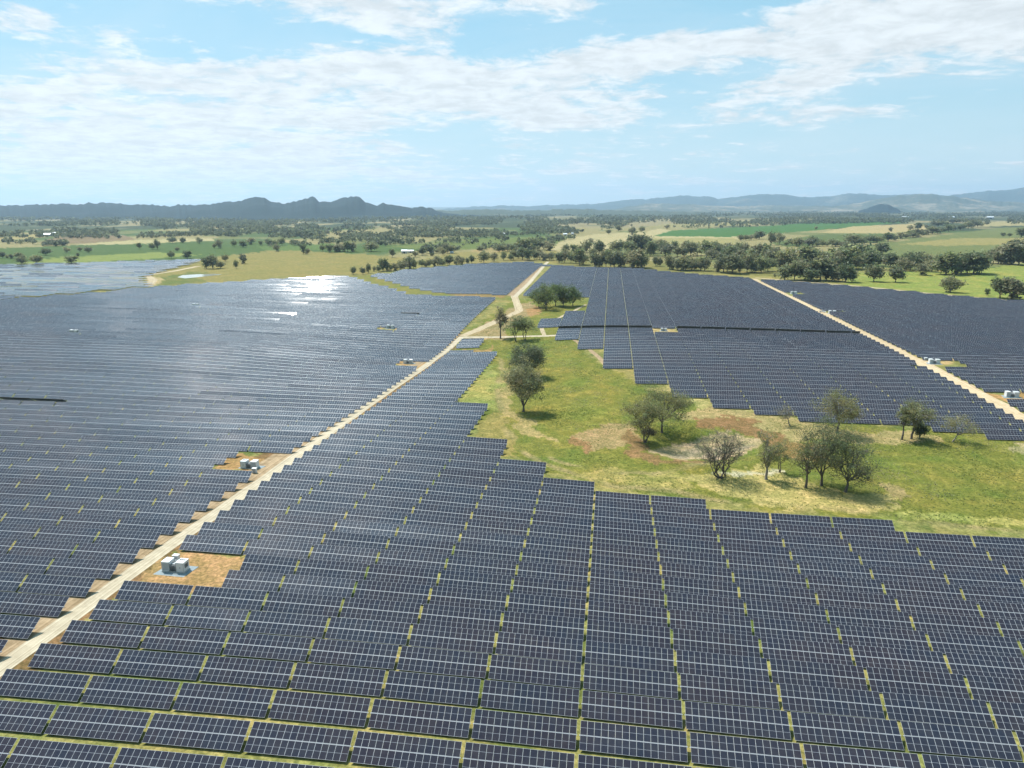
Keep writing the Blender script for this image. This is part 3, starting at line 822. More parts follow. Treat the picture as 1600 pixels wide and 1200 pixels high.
ORD = ['first', 'second', 'third', 'fourth', 'fifth', 'sixth', 'seventh', 'eighth', 'ninth', 'tenth', 'eleventh', 'twelfth', 'thirteenth', 'fourteenth', 'fifteenth', 'sixteenth', 'seventeenth', 'eighteenth', 'nineteenth', 'twentieth',
       'twenty-first', 'twenty-second', 'twenty-third', 'twenty-fourth', 'twenty-fifth', 'twenty-sixth', 'twenty-seventh', 'twenty-eighth', 'twenty-ninth', 'thirtieth', 'thirty-first', 'thirty-second', 'thirty-third', 'thirty-fourth', 'thirty-fifth']
rows = {}
for t in NEAR: rows.setdefault((t[0] == 'left', t[6]), []).append(t)
kmin_f = min(k for (l, k) in rows if not l); kmin_l = min([k for (l, k) in rows if l] or [0])
labels = {}
for (l, k), ts in rows.items():
    ts.sort(key=lambda t: t[7])
    if l:
        ts = ts[::-1]
        for i, t in enumerate(ts):
            labels[id(t)] = f"solar table left of the gravel road, {ORD[i]} from it, {ORD[k - kmin_l]} row up"
    else:
        # rows that reach the road are counted from it, the lowest ones from the photo's left edge
        atroad = ts[0][4] < ROADR + PER
        for i, t in enumerate(ts):
            labels[id(t)] = (f"solar table {ORD[i]} from the gravel road in the {ORD[k - kmin_f]} row up" if atroad
                             else f"solar table {ORD[i]} from the photo's left edge in the {ORD[k - kmin_f]} lowest row")


def slope_along(x, y):
    return (H1(x + R2[0] * 6, y + R2[1] * 6) - H1(x - R2[0] * 6, y - R2[1] * 6)) / 12.0


first_panel = None
for idx, t in enumerate(NEAR):
    f, x, y, z, S, Q, k, px, py, n, tl = t
    root = link('solar_table', None, loc=(x, y, z), rot=(0, -math.atan(slope_along(x, y)), -A))
    tag(root, labels[id(t)], 'solar table', 'solar panel tables standing in rows')
    ct, st = math.cos(tl), math.sin(tl)
    if idx < 120:
        for side in (-1, 1):
            v = side * (ML + GAP) / 2
            for c in range(n):
                u = (c + .5) * MW - n * MW / 2
                link('solar_panel', ME_PANEL, root, (u, v * ct, TUBE + v * st), (tl + random.gauss(0, .0025), random.gauss(0, .002), 0))
    else:
        for side in (-1, 1):
            v = side * (ML + GAP) / 2
            link('panel_rank', ME_RANK[n], root, (0, v * ct, TUBE + v * st), (tl, 0, 0))
    link('torque_tube', ME_TUBE[n], root, (0, 0, TUBE), (tl, 0, 0))
    for u in (-n * MW / 2 + 1.6, 0, n * MW / 2 - 1.6):
        link('post', ME_POST, root, (u, 0, 0))

# all the others: one object
def build_rest(T):
    N = len(T); nn = np.array([t[9] for t in T], float); HWv = nn * MW / 2
    x = np.array([t[1] for t in T]); y = np.array([t[2] for t in T]); z = np.array([t[3] for t in T]); tl = np.array([t[10] for t in T])
    sl = rng.normal(0, .006, N) + (H(x + R2[0] * 6, y + R2[1] * 6) - H(x - R2[0] * 6, y - R2[1] * 6)) / 12.0
    ct, st = np.cos(tl), np.sin(tl)
    V = []; Qs = []; UV = []; MI = []; base = 0

    def local(u, v, w_, tilted=True):
        if tilted: ly = v * ct - w_ * st; lz = TUBE + v * st + w_ * ct
        else: ly = np.full(N, v); lz = np.full(N, w_) if np.isscalar(w_) else w_
        lz = lz + u * sl
        return np.stack([x + R2[0] * u + U2[0] * ly, y + R2[1] * u + U2[1] * ly, z + lz], -1)
    cnt = 0

    def box(u0, u1, v0, v1, w0, w1, tilted, mats, ncol=0):
        nonlocal cnt
        pts = [local(*p, tilted) for p in ((u0, v0, w1), (u1, v0, w1), (u1, v1, w1), (u0, v1, w1), (u0, v0, w0), (u1, v0, w0), (u1, v1, w0), (u0, v1, w0))]
        P = np.stack(pts, 1); V.append(P.reshape(-1, 3))
        b = cnt + np.arange(N)[:, None] * 8
        for fi, f in enumerate([(0, 1, 2, 3), (7, 6, 5, 4), (0, 4, 5, 1), (1, 5, 6, 2), (2, 6, 7, 3), (3, 7, 4, 0)]):
            Qs.append(b + np.array(f)[None]); MI.append(np.full(N, mats[0] if fi == 0 else mats[1] if fi == 1 else mats[2]))
            if fi == 0 and ncol:
                u_ = np.stack([nn * 0, nn, nn, nn * 0], 1) + (np.arange(N) % 400 * 15.0)[:, None]
                UV.append(np.stack([u_.ravel(), np.tile([0, 0, 1, 1.0], N)], -1))
            else: UV.append(np.zeros((N * 4, 2)))
        cnt += 8 * N
    hw = HWv - .01
    box(-hw, hw, GAP / 2, GAP / 2 + ML, -.04, 0, True, (0, 1, 2), NC)
    box(-hw, hw, -GAP / 2 - ML, -GAP / 2, -.04, 0, True, (0, 1, 2), NC)
    box(-HWv - .12, HWv + .12, -.075, .075, -.21, -.065, True, (3, 3, 3))
    box(-HWv, HWv, -.042, .042, -.05, -.006, True, (4, 4, 4))
    for u in (-HWv + 1.6, HWv * 0, HWv - 1.6): box(u - .08, u + .08, -.05, .05, -.4, TUBE - .16, False, (3, 3, 3))
    me = bigmesh('distant_solar_tables', np.concatenate(V), np.concatenate(Qs), [M_GLASS, M_BACK, M_ALU, M_STEEL, M_RAIL], mi=np.concatenate(MI), uv=np.concatenate(UV))
    o = link('distant_solar_tables', me)
    tag(o, 'thousands of farther dark blue solar tables in close rows across the plain', 'solar tables', kind='stuff')


build_rest(REST)

# ------------------------------------------------------------------ trees
class Leaves:
    def __init__(self): self.c = []; self.s = []; self.t = []


def leaf_mesh(name, C, S, T, g, droop=.35):
    """quads: centres C, sizes S, tints T"""
    n = len(C)
    a = g.normal(size=(n, 3)); a[:, 2] -= droop; a /= np.linalg.norm(a, axis=1)[:, None]
    b = np.cross(a, g.normal(size=(n, 3))); b /= np.linalg.norm(b, axis=1)[:, None] + 1e-9
    a = a * S[:, None] * .85; b = b * S[:, None] * .45
    V = np.stack([C - a, C - b, C + a, C + b], 1).reshape(-1, 3)
    Q = np.arange(4 * n).reshape(-1, 4)
    return bigmesh(name, V, Q, M_LEAF, col=np.repeat(T, 4, 0))


def gen_tree(seed, Ht, Wd, trunk=.3, stems=1, limbs=6, subs=4, tips=5, leaves=5000, ls=.3, hue=(.075, .085, .045), bare=.0, lean=0.0, low=.3, clump=.066, bark=None):
    g = np.random.default_rng(seed); mb = MB()
    crownC = np.array([lean * Ht * .5, 0, Ht * (low + 1) / 2 + 0.0]); rx = Wd / 2; rz = Ht * (1 - low) / 2
    r0 = .024 * Ht * (1.15 if stems == 1 else .8); tipsP = []; rtop = r0 * .6

    def limb(p0, p1, ra, rb, k=3, w=.08):
        p0 = np.array(p0); p1 = np.array(p1); L = np.linalg.norm(p1 - p0); pr = p0; rr = ra
        for i in range(1, k + 1):
            f = i / k; q = p0 + (p1 - p0) * f + (g.normal(size=3) * L * w * (1 if i < k else 0)); rn = ra + (rb - ra) * f
            mb.tube(pr, q, rr, rn, 6, cap=False); pr = q; rr = rn
        return p1
    for s in range(stems):
        an = 2 * math.pi * (s + g.random() * .5) / max(stems, 1); off = 0 if stems == 1 else .12 * Wd
        base = np.array([math.cos(an) * off * .25, math.sin(an) * off * .25, -.3])
        top = np.array([math.cos(an) * off + lean * Ht * trunk * .8, math.sin(an) * off, Ht * trunk * (1 + .15 * g.normal())])
        mb.tube(base, base + [0, 0, .6], r0 * 1.45, r0 * 1.05, 7, cap=False)
        limb(base + [0, 0, .55], top, r0 * 1.05, rtop * 1.05, 3, .03)
        nl = max(2, limbs // stems)
        for i in range(nl):
            a2 = an + 2 * math.pi * (i + g.random() * .8) / nl
            up = -.40 + 1.3 * g.random() if i else .95
            d = np.array([math.cos(a2) * math.sqrt(max(.05, 1 - up * up * .9)), math.sin(a2) * math.sqrt(max(.05, 1 - up * up * .9)), up - .12])
            node = crownC + d * np.array([rx, rx, rz]) * .52
            node[2] = max(node[2], top[2] + .01 * Ht)
            r1 = rtop * (.75 + .2 * g.random()); limb(top, node, r1, r1 * .55, 4, .06)
            for j in range(subs):
                d2 = d + g.normal(size=3) * .55; d2 /= np.linalg.norm(d2) + 1e-6
                sub = crownC + (d2 * (.45 + .42 * g.random())) * np.array([rx, rx, rz])
                f = .4 + .6 * g.random(); st_ = top + (node - top) * f
                limb(st_, sub, r1 * .5, r1 * .26, 3, .07)
                for k in range(tips):
                    tp = sub + g.normal(size=3) * np.array([rx, rx, rz * .8]) * .21 + np.array([0, 0, .03 * Ht])
                    limb(sub, tp, r1 * .24, r1 * .06 + .008, 2, .05); tipsP.append(tp)
                tipsP.append(sub)
    TP = np.array(tipsP); nt = len(TP)
    wgt = np.clip(g.normal(1, .45, nt), .1, 2.2); wgt[g.random(nt) < bare] *= .15
    idx = g.choice(nt, leaves, p=wgt / wgt.sum())
    spread = np.clip(g.normal(1, .3, nt), .5, 1.6)[idx, None] * clump * np.array([Wd, Wd, Wd * .72])
    C = TP[idx] + g.normal(size=(leaves, 3)) * spread
    C[:, 2] = np.maximum(C[:, 2], .25 * low * Ht + .2)
    S = ls * np.clip(g.normal(1, .3, leaves), .4, 1.8)
    ct = np.clip(g.normal(1, .18, nt), .6, 1.5)[idx, None] * np.clip(g.normal(1, .15, leaves), .6, 1.5)[:, None]
    T = np.array(hue)[None] * ct * (1 + np.c_[g.normal(0, .08, nt), np.zeros(nt), g.normal(0, .08, nt)][idx])
    return mb.mesh('trunk', bark or M_BARK, True), leaf_mesh('crown', C, S, np.clip(T, .004, 1), g)


def px_scale(x, y):
    z = H1(x, y); d = y * CPI - (z - CZ) * SPI
    return d / F, z


def near_tree(name, bx, by, top, width, label, seed, **kw):
    x, y = at1(bx, by); s, z = px_scale(x, y)
    cosd = .97
    Ht = (by - top) * s / cosd; Wd = width * s
    kw['leaves'] = int(kw['leaves'] * 2.0); kw['ls'] *= .74; kw['low'] = kw.get('low', .3) * .65; kw['trunk'] = kw.get('trunk', .3) * .72
    tk, cr = gen_tree(seed, Ht, Wd, **kw)
    root = link(name, None, loc=(x, y, z - .05), rot=(0, 0, 0)); tag(root, label, 'shrub' if name == 'shrub' else 'tree')
    link('trunk', tk, root); link('crown', cr, root)
    return root


GG = (.165, .170, .095); YG = (.172, .176, .080); DG = (.138, .150, .080)
near_tree('gum_tree', 818, 643, 570, 62, 'round dense grey green gum tree at the left of the grassy hollow, nearest the panels', 101, trunk=.22, limbs=8, subs=5, leaves=9000, ls=.42, hue=GG, low=.14)
near_tree('gum_tree', 824, 590, 539, 58, 'dense gum tree standing right behind the round one in the green hollow', 102, trunk=.2, limbs=8, subs=5, leaves=8000, ls=.45, hue=DG, low=.12)
near_tree('gum_tree', 1007, 690, 624, 74, 'spreading open gum tree on the left bank of the dry dam', 103, trunk=.25, limbs=8, leaves=5200, ls=.34, hue=YG, low=.30, bare=.15, stems=2)
near_tree('gum_tree', 1034, 675, 609, 82, 'taller spreading gum tree just behind the left bank of the dry dam', 104, trunk=.3, limbs=8, leaves=6000, ls=.36, hue=YG, low=.28, bare=.15)
near_tree('shrub', 1011, 687, 668, 26, 'low dark bush at the foot of the trees beside the dry dam', 105, trunk=.15, limbs=5, subs=3, leaves=1500, ls=.3, hue=(0.105, 0.099, 0.070), low=.05)
near_tree('sparse_tree', 1125, 747, 668, 86, 'sparse vase shaped tree with bare upright branches in front of the dry dam', 106, trunk=.1, limbs=16, subs=6, tips=5, leaves=2600, ls=.22, hue=(0.157, 0.173, 0.093), low=.12, stems=4, clump=.045, bare=.35)
near_tree('slender_tree', 1197, 749, 668, 44, 'slender upright tree between the sparse vase shaped tree and the big gum', 107, trunk=.42, limbs=6, leaves=2800, ls=.26, hue=(0.150, 0.165, 0.078), low=.32, bare=.2, bark=M_BARKP)
near_tree('slender_tree', 1219, 738, 692, 34, 'small thin tree just right of the slender upright one', 108, trunk=.3, limbs=6, leaves=1200, ls=.24, hue=(0.150, 0.173, 0.078), low=.2, bare=.3, stems=2)
near_tree('gum_tree', 1259, 762, 690, 48, 'thin dark stemmed tree leaning against the left side of the big gum', 109, trunk=.35, limbs=7, leaves=2600, ls=.26, hue=(0.140, 0.156, 0.070), low=.2, bare=.25)
near_tree('gum_tree', 1284, 758, 654, 84, 'biggest gum tree with a forked dark trunk right of the dry dam', 110, trunk=.34, limbs=9, subs=5, leaves=6500, ls=.30, hue=(0.140, 0.155, 0.075), low=.28, bare=.15, stems=2)
near_tree('gum_tree', 1321, 769, 690, 84, 'wide low gum tree at the right front of the dam cluster', 111, trunk=.35, limbs=9, subs=5, leaves=4800, ls=.28, hue=(0.140, 0.156, 0.078), low=.18, bare=.2, lean=.1)
near_tree('gum_tree', 1308, 676, 614, 62, 'round gum tree standing in front of the panels behind the biggest gum', 112, trunk=.4, limbs=7, leaves=3600, ls=.36, hue=(0.157, 0.156, 0.070), low=.34, bare=.1)
near_tree('tall_gum_tree', 1409, 687, 634, 26, 'narrow tree on a thick dark trunk, left in the trio before the panels', 113, trunk=.5, limbs=5, leaves=1700, ls=.34, hue=DG, low=.5)
near_tree('tall_gum_tree', 1424, 686, 626, 48, 'tallest tree of the trio before the right panels', 114, trunk=.42, limbs=7, leaves=2600, ls=.36, hue=DG, low=.42, bare=.1, lean=.1)
near_tree('shrub', 1436, 686, 660, 26, 'dark bushy tree low at the right of the trio before the panels', 115, trunk=.2, limbs=6, leaves=1800, ls=.36, hue=(0.079, 0.095, 0.047), low=.08)
near_tree('leaning_tree', 1489, 690, 650, 52, 'leaning pale limbed tree with a one sided crown by the right panels', 116, trunk=.35, limbs=6, leaves=1500, ls=.32, hue=GG, low=.38, bare=.2, lean=.55, bark=M_BARKP)
near_tree('dead_tree', 1234, 665, 632, 34, 'half dead small tree leaning left above the dry dam', 117, trunk=.4, limbs=7, leaves=500, ls=.26, hue=(0.157, 0.148, 0.078), low=.2, bare=.6, lean=-.5, bark=M_BARKP)
near_tree('gum_tree', 782, 529, 483, 24, 'lone slender tree standing beside the crossing gravel tracks', 118, trunk=.4, limbs=6, leaves=1700, ls=.5, hue=(0.157, 0.140, 0.085), low=.3, bare=.1)
near_tree('gum_tree', 806, 533, 497, 34, 'left tree of the multi stemmed pair by the crossing tracks', 119, trunk=.3, limbs=6, leaves=1800, ls=.5, hue=(0.140, 0.165, 0.078), low=.25, stems=2, bare=.15)
near_tree('gum_tree', 821, 532, 494, 36, 'right tree of the multi stemmed pair by the crossing tracks', 120, trunk=.32, limbs=6, leaves=1800, ls=.5, hue=(0.140, 0.165, 0.078), low=.3, stems=2, bare=.15)
for i, (bx, by, tp, wd, lb) in enumerate([(842, 480, 452, 34, 'leftmost gum of the dark clump in the middle of the arrays'), (853, 484, 446, 36, 'front gum of the dark clump in the middle of the arrays'),
                                          (868, 478, 446, 32, 'middle gum at the back of the dark clump between the arrays'), (880, 480, 447, 28, 'right of centre gum in the dark clump between the arrays'),
                                          (895, 478, 449, 30, 'rightmost gum of the dark clump in the middle of the arrays')]):
    near_tree('gum_tree', bx, by, tp, wd, lb, 130 + i, trunk=.2, limbs=7, leaves=2600, ls=.62, hue=(0.105, 0.135, 0.053), low=.08)

# shared kinds for the middle distance
PROTO = []
for i in range(9):
    hue = [(.165, .170, .092), (.195, .190, .115), (.142, .158, .08)][i % 3]
    PROTO.append(gen_tree(300 + i, 13.0, [11, 13, 9.5, 12, 14, 10, 11.5, 9, 13][i], trunk=[.16, .12, .2][i % 3], limbs=7, subs=4, tips=4, leaves=1300, ls=.8, hue=hue, low=[.06, .04, .12][i % 3], clump=.085))
NTREE = 0


def mid_tree(bx, by, hpx, wpx, label, group, name='gum_tree'):
    global NTREE
    x, y = at1(bx, by); s, z = px_scale(x, y)
    pi = random.randrange(len(PROTO)); tk, cr = PROTO[pi]; pw = [11, 13, 9.5, 12, 14, 10, 11.5, 9, 13][pi]
    root = link(name, None, loc=(x, y, z - .1), rot=(0, 0, random.random() * 6.28))
    sx = wpx * s / pw; sz = hpx * s / 13.0
    root.scale = (sx, sx, sz)
    tag(root, label, 'tree', group)
    link('trunk', tk, root); link('crown', cr, root); NTREE += 1


SING = [
    (72, 399, 10, 14, 'round dark tree left of centre on the left green paddock'), (105, 395, 9, 11, 'small round tree in the upper part of the left green paddock'), (125, 393, 7, 7, 'tiny tree behind the two small ones on the left paddock'),
    (138, 395, 9, 12, 'bushy tree right of the tiny one on the left green paddock'), (33, 412, 11, 16, 'tree at the far left edge just above the pale array'), (57, 412, 13, 19, 'bushy tree second from left above the pale array'),
    (112, 411, 11, 20, 'wide dark tree touching the back of the pale array'), (122, 401, 6, 6, 'little tree right behind the wide dark tree by the pale array'), (218, 389, 9, 7, 'narrow tree near the top of the green paddock'),
    (238, 390, 10, 10, 'left one of two joined trees on the green paddock'), (246, 390, 16, 9, 'taller right one of two joined trees on the green paddock'), (268, 404, 12, 11, 'tree above the right end of the pale array'),
    (277, 392, 6, 8, 'low bush on the green paddock right of the joined trees'), (293, 404, 12, 14, 'round tree by the right tip of the pale array'), (270, 380, 10, 14, 'tree on the back fence line of the green paddock'),
    (286, 380, 9, 10, 'second tree on the back fence line of the green paddock'), (312, 381, 10, 10, 'third tree on the back fence line of the green paddock'), (335, 388, 7, 6, 'small tree left of a tall round one on the green'),
    (342, 388, 14, 11, 'tall round tree on the green paddock'), (366, 386, 12, 9, 'upright tree at the right of the green paddock'), (380, 387, 11, 12, 'bushy tree next to the upright one on the green paddock'), (393, 382, 10, 12, 'tree at the back right of the green paddock'),
    (323, 420, 18, 15, 'left tree of the bushy group by the little dam'), (333, 420, 21, 18, 'tallest tree of the bushy group by the little dam'), (345, 419, 10, 14, 'low bush at the right of the group by the little dam'),
    (352, 409, 11, 10, 'single tree behind the bushy group by the little dam'), (369, 420, 14, 7, 'thin leaning tree on the tan paddock'), (380, 412, 15, 11, 'lone tree on the tan paddock right of the dam'),
    (432, 393, 12, 11, 'lone round tree between tan and green paddocks'), (474, 397, 15, 10, 'taller tree of a pair at the tan paddock edge'), (481, 397, 9, 8, 'shorter tree of a pair at the tan paddock edge'), (504, 393, 11, 9, 'narrow tree left of the row on the tan paddock edge'),
    (515, 395, 13, 13, 'round tree left of the row on the tan paddock edge'), (580, 393, 14, 23, 'broad dark round tree left of the farm buildings'), (613, 402, 12, 9, 'tree on the tan paddock left of the farm sheds'), (649, 402, 10, 10, 'tree before the farm buildings'),
    (552, 429, 12, 10, 'first small tree at the left end of the row behind the arrays'), (567, 429, 11, 9, 'second small tree in the row behind the arrays'), (576, 427, 16, 8, 'slim tall tree in the row behind the arrays'), (640, 420, 20, 20, 'large dark tree at the middle gap of the row behind the arrays'),
    (756, 411, 18, 18, 'dark round tree right behind the middle array'), (772, 409, 14, 13, 'second round tree behind the middle array'), (787, 407, 12, 9, 'thin tree behind the middle array'), (798, 407, 9, 9, 'small tree at the end behind the middle array'),
    (1365, 440, 26, 27, 'left of two round trees alone on the bright paddock'), (1399, 441, 25, 24, 'right of two round trees alone on the bright paddock'), (1440, 430, 17, 19, 'grey tree at the edge of the belt above the bright paddock'),
    (1485, 457, 26, 29, 'broad lone tree beside the edge of the right array'), (1542, 462, 11, 8, 'tiny tree left of the big clump at the right edge'), (1562, 466, 30, 28, 'left tree of the big clump at the right edge'), (1580, 468, 33, 32, 'middle tree of the big clump at the right edge'),
    (1602, 468, 30, 26, 'right tree of the big clump at the right edge'), (1378, 398, 17, 20, 'round tree standing above the right tree belt'), (1323, 392, 14, 17, 'dark round tree at the lower end of the hedge'), (1205, 383, 20, 13, 'left of two tall trees behind the belt'), (1218, 382, 18, 15, 'right of two tall trees behind the belt'),
    (1391, 362, 7, 6, 'tiny tree alone on the tan paddock'), (1275, 359, 5, 5, 'tiny tree alone on the bright green crop'), (1567, 370, 6, 7, 'left of two tiny trees on the right pasture'), (1577, 370, 6, 6, 'right of two tiny trees on the right pasture'), (1596, 371, 15, 18, 'dark tree at the right edge on the upper pasture'),
    (923, 380, 8, 9, 'small tree on the pale stubble'), (988, 369, 14, 11, 'taller tree on the far stubble'), (966, 361, 9, 10, 'bushy tree left on the far stubble'), (1003, 363, 9, 10, 'bushy tree right on the far stubble'), (1042, 358, 7, 9, 'tree at the corner of the green crop'), (951, 366, 7, 8, 'low tree at the left of the far stubble'),
    (1024, 416, 15, 11, 'small bright tree between two parts of the belt'), (1031, 416, 14, 10, 'second small bright tree between two parts of the belt'), (1211, 434, 7, 5, 'tiny sapling at the left of the grey front trees'),
]
for bx, by, hp, wp, lb in SING: mid_tree(bx, by, hp, wp, lb, None)


def grove(pts, h, wf, n, depth, label, group, jit=.24):
    P = np.array(pts, float); s = np.r_[0, np.cumsum(np.hypot(*np.diff(P, axis=0).T))]
    for i in range(n):
        q = (i + .5 + random.uniform(-.35, .35)) / n * s[-1]
        bx = np.interp(q, s, P[:, 0]); by = np.interp(q, s, P[:, 1]) - random.random() * depth
        hh = h * .86 * max(.55, 1 + random.gauss(0, jit)); mid_tree(bx, by, hh, hh * wf * random.uniform(.75, 1.3), label, group)


grove([(0, 405), (18, 405), (40, 406)], 9, 1.2, 5, 2, 'one of the trees in the dark clump at the far left behind the paddock', 'far left paddock clump')
grove([(521, 394), (556, 394)], 14, 1.0, 5, 2, 'grey tree in the short row at the edge of the tan paddock', 'short row at the tan paddock')
grove([(404, 385), (444, 384)], 11, 1.0, 5, 2, 'tree in the short row at the back right of the green paddock', 'row behind green paddock')
grove([(582, 426), (650, 421)], 15, .85, 10, 2, 'grey tree in the left half of the row behind the middle array', 'left half of the row behind the middle array')
grove([(655, 419), (740, 413)], 15, .85, 13, 2, 'grey tree in the right half of the row behind the middle array', 'right half of the row behind the middle array')
grove([(655, 402), (708, 399)], 11, 1.1, 9, 5, 'tree growing among the farm buildings', 'trees at the farmstead')
grove([(775, 397), (860, 392)], 15, 1.1, 12, 5, 'tree in the back belt right of the farmstead', 'back belt right of the farmstead')
grove([(800, 408), (868, 409)], 17, .95, 9, 4, 'tree in the belt where the gravel road ends', 'belt at the end of the gravel road')
grove([(872, 413), (916, 415)], 22, .85, 6, 3, 'tree in the open belt right of where the gravel road ends', 'open belt behind the right array')
grove([(925, 419), (1012, 420)], 25, .8, 14, 3, 'tree in the dense clump behind the right array', 'dense clump behind the right array')
grove([(1040, 422), (1104, 425)], 23, .9, 9, 3, 'tree in the belt clump right of the bright saplings', 'belt clump right of the saplings')
grove([(1115, 427), (1205, 428)], 26, .95, 10, 4, 'tree in the belt in front of the green slope', 'belt before the green slope')
grove([(876, 402), (1010, 402), (1110, 408), (1205, 414)], 22, .95, 30, 8, 'tree in the second rank of the belt behind the right array', 'second rank of the belt')
grove([(1020, 392), (1150, 398), (1230, 410)], 17, 1.0, 14, 4, 'tree at the back of the belt below the stubble', 'back of the belt below the stubble')
grove([(1205, 420), (1330, 424), (1340, 424)], 25, 1.0, 14, 6, 'dark tree behind the grey front trees of the belt', 'dark trees behind the grey front trees')
grove([(1224, 438), (1300, 442), (1336, 442)], 29, 1.0, 9, 3, 'grey rounded tree in the front group at the array corner', 'grey front group')
grove([(1335, 420), (1420, 424), (1462, 426)], 24, 1.0, 12, 7, 'tree in the belt above the bright paddock', 'belt above the bright paddock')
grove([(1466, 430), (1540, 431)], 28, .9, 9, 4, 'tall tree in the right clump of the belt above the paddock', 'right clump of the belt')
grove([(1545, 414), (1630, 416)], 34, .9, 8, 5, 'tall tree at the right end of the belt', 'right end of the belt')
grove([(1225, 385), (1320, 386), (1400, 376), (1480, 363), (1537, 354)], 11, 1.35, 44, 2, 'tree in the long diagonal hedge across the pasture', 'diagonal hedge trees')
grove([(1420, 362), (1500, 350)], 8, 1.1, 10, 3, 'tree in the hedge at the end of the tan paddock', 'hedge at the tan paddock')
grove([(1152, 377), (1192, 374)], 10, 1.1, 5, 1, 'tree in the short row below the green crop', 'short row below the green crop')
print('mid trees', NTREE)


# the far plain: woods that read as one mass
def woodland():
    AREAS = [  # outline, count
        ([(-100, 334), (1700, 330), (1700, 346), (1300, 350), (900, 352), (-100, 354)], 9000),
        ([(230, 352), (420, 346), (900, 346), (1000, 352), (900, 366), (640, 372), (420, 372), (280, 368)], 2600),
        ([(470, 372), (560, 366), (760, 364), (800, 376), (640, 384), (500, 382)], 330),
        ([(1200, 330), (1700, 324), (1700, 344), (1420, 346), (1300, 350)], 3600),
        ([(-60, 389), (-60, 378), (52, 378), (56, 386)], 90), ([(64, 387), (66, 379), (102, 378), (104, 384)], 36),
        ([(800, 362), (860, 354), (915, 354), (910, 364)], 110),
        ([(-60, 372), (0, 358), (240, 362), (330, 368), (200, 374)], 420),
        ([(770, 388), (900, 366), (900, 374), (850, 384)], 60), ([(640, 392), (760, 378), (860, 376), (840, 392)], 110),
        ([(1050, 356), (1300, 338), (1420, 338), (1300, 350), (1110, 358)], 190), ([(1340, 352), (1460, 344), (1600, 340), (1700, 348), (1520, 352), (1480, 346)], 200),
        ([(400, 388), (560, 372), (640, 376), (600, 386)], 60),
    ]
    g = np.random.default_rng(77); PX = []; PY = []
    for poly, n in AREAS:
        p = np.array(poly, float); lo = p.min(0); hi = p.max(0); got = 0
        while got < n:
            a = g.uniform(lo[0], hi[0], 6 * n); b = g.uniform(lo[1], hi[1], 6 * n)
            k = inside(poly, a, b) & (vnoise(a * .6, b * 5, 24, 91) + .35 * g.random(len(a)) > .58 + .06 * (b > 352))
            a, b = a[k][:n - got], b[k][:n - got]; PX.append(a); PY.append(b); got += len(a)
            if len(a) == 0: break
    PX = np.concatenate(PX); PY = np.concatenate(PY)
    x, y = at(PX, PY); z = H(x, y); n = len(x); d = np.hypot(x, y)
    hh = g.uniform(8, 15, n) * np.clip(d / 9000 + .75, .8, 1.35); ww = hh * g.uniform(.8, 1.4, n)
    K = 20
    u = g.normal(size=(n, K, 3)); u /= np.linalg.norm(u, axis=2)[..., None]; u *= g.uniform(.35, 1, (n, K, 1)) ** .5
    C = np.stack([x[:, None] + u[..., 0] * ww[:, None] * .42, y[:, None] + u[..., 1] * ww[:, None] * .42, z[:, None] + hh[:, None] * (.55 + .42 * u[..., 2])], -1).reshape(-1, 3)
    S = np.repeat(ww * .30, K) * g.uniform(.6, 1.3, n * K)
    T = np.array([.095, .108, .068])[None] * np.repeat(np.clip(g.normal(1, .22, n), .5, 1.6), K)[:, None] * g.uniform(.75, 1.25, (n * K, 1))
    o = link('distant_woodland', leaf_mesh('distant_woodland', C, S, T, g, 0.0))
    tag(o, 'blue green bands of scattered woodland across the far plain below the hills', 'woodland', kind='stuff')


woodland()

# rough grass in the clearing: too many tufts to count
def tussocks():
    g = np.random.default_rng(5)
    zone = [(690, 560), (712, 535), (800, 500), (905, 535), (945, 575), (1040, 615), (1250, 652), (1470, 675), (1800, 682), (1900, 850), (1600, 832), (1400, 815), (1110, 785), (930, 760), (860, 735), (795, 715), (700, 640)]
    hollow = [(1008, 708), (1040, 690), (1090, 674), (1130, 668), (1188, 688), (1190, 698), (1150, 708), (1070, 720)]
    wx_, wy_ = at([p[0] for p in zone], [p[1] for p in zone]); Zp = list(zip(wx_, wy_))
    hx_, hy_ = at([p[0] for p in hollow], [p[1] for p in hollow]); Hp = list(zip(hx_, hy_))
    x = g.uniform(min(wx_), max(wx_), 160000); y = g.uniform(min(wy_), max(wy_), 160000)
    k = inside(Zp, x, y) & ~inside(Hp, x, y) & (vnoise(x, y, 11, 61) * .6 + vnoise(x, y, 3.5, 62) * .4 + g.normal(0, .12, 160000) > .50)
    x, y = x[k][:26000], y[k][:26000]; n = len(x); z = H(x, y)
    K = 4; hh = g.uniform(.09, .27, n) * (.7 + .6 * vnoise(x, y, 20, 63))
    C = np.stack([x[:, None] + g.normal(0, .22, (n, K)), y[:, None] + g.normal(0, .22, (n, K)), z[:, None] + hh[:, None] * g.uniform(.3, .7, (n, K))], -1).reshape(-1, 3)
    S = np.repeat(hh, K) * g.uniform(.7, 1.2, n * K)
    dry = np.clip(vnoise(x, y, 16, 64) * 1.8 - .5 + g.normal(0, .25, n), 0, 1)[:, None]
    T = np.array([.17, .20, .055]) * (1 - dry) + np.array([.44, .37, .19]) * dry
    o = link('grass_tussocks', leaf_mesh('grass_tussocks', C, S, np.repeat(T, K, 0) * g.uniform(.75, 1.2, (n * K, 1)), g, 1.2))
    tag(o, 'green and straw coloured grass tufts scattered over the clearing', 'grass', kind='stuff')


tussocks()

# ------------------------------------------------------------------ inverter stations
def shell(x0, x1, y0, y1, z0, z1, b=.05, m=0):
    mb = MB(); mb.box(x0, x1, y0, y1, z0, z1, m); return mb


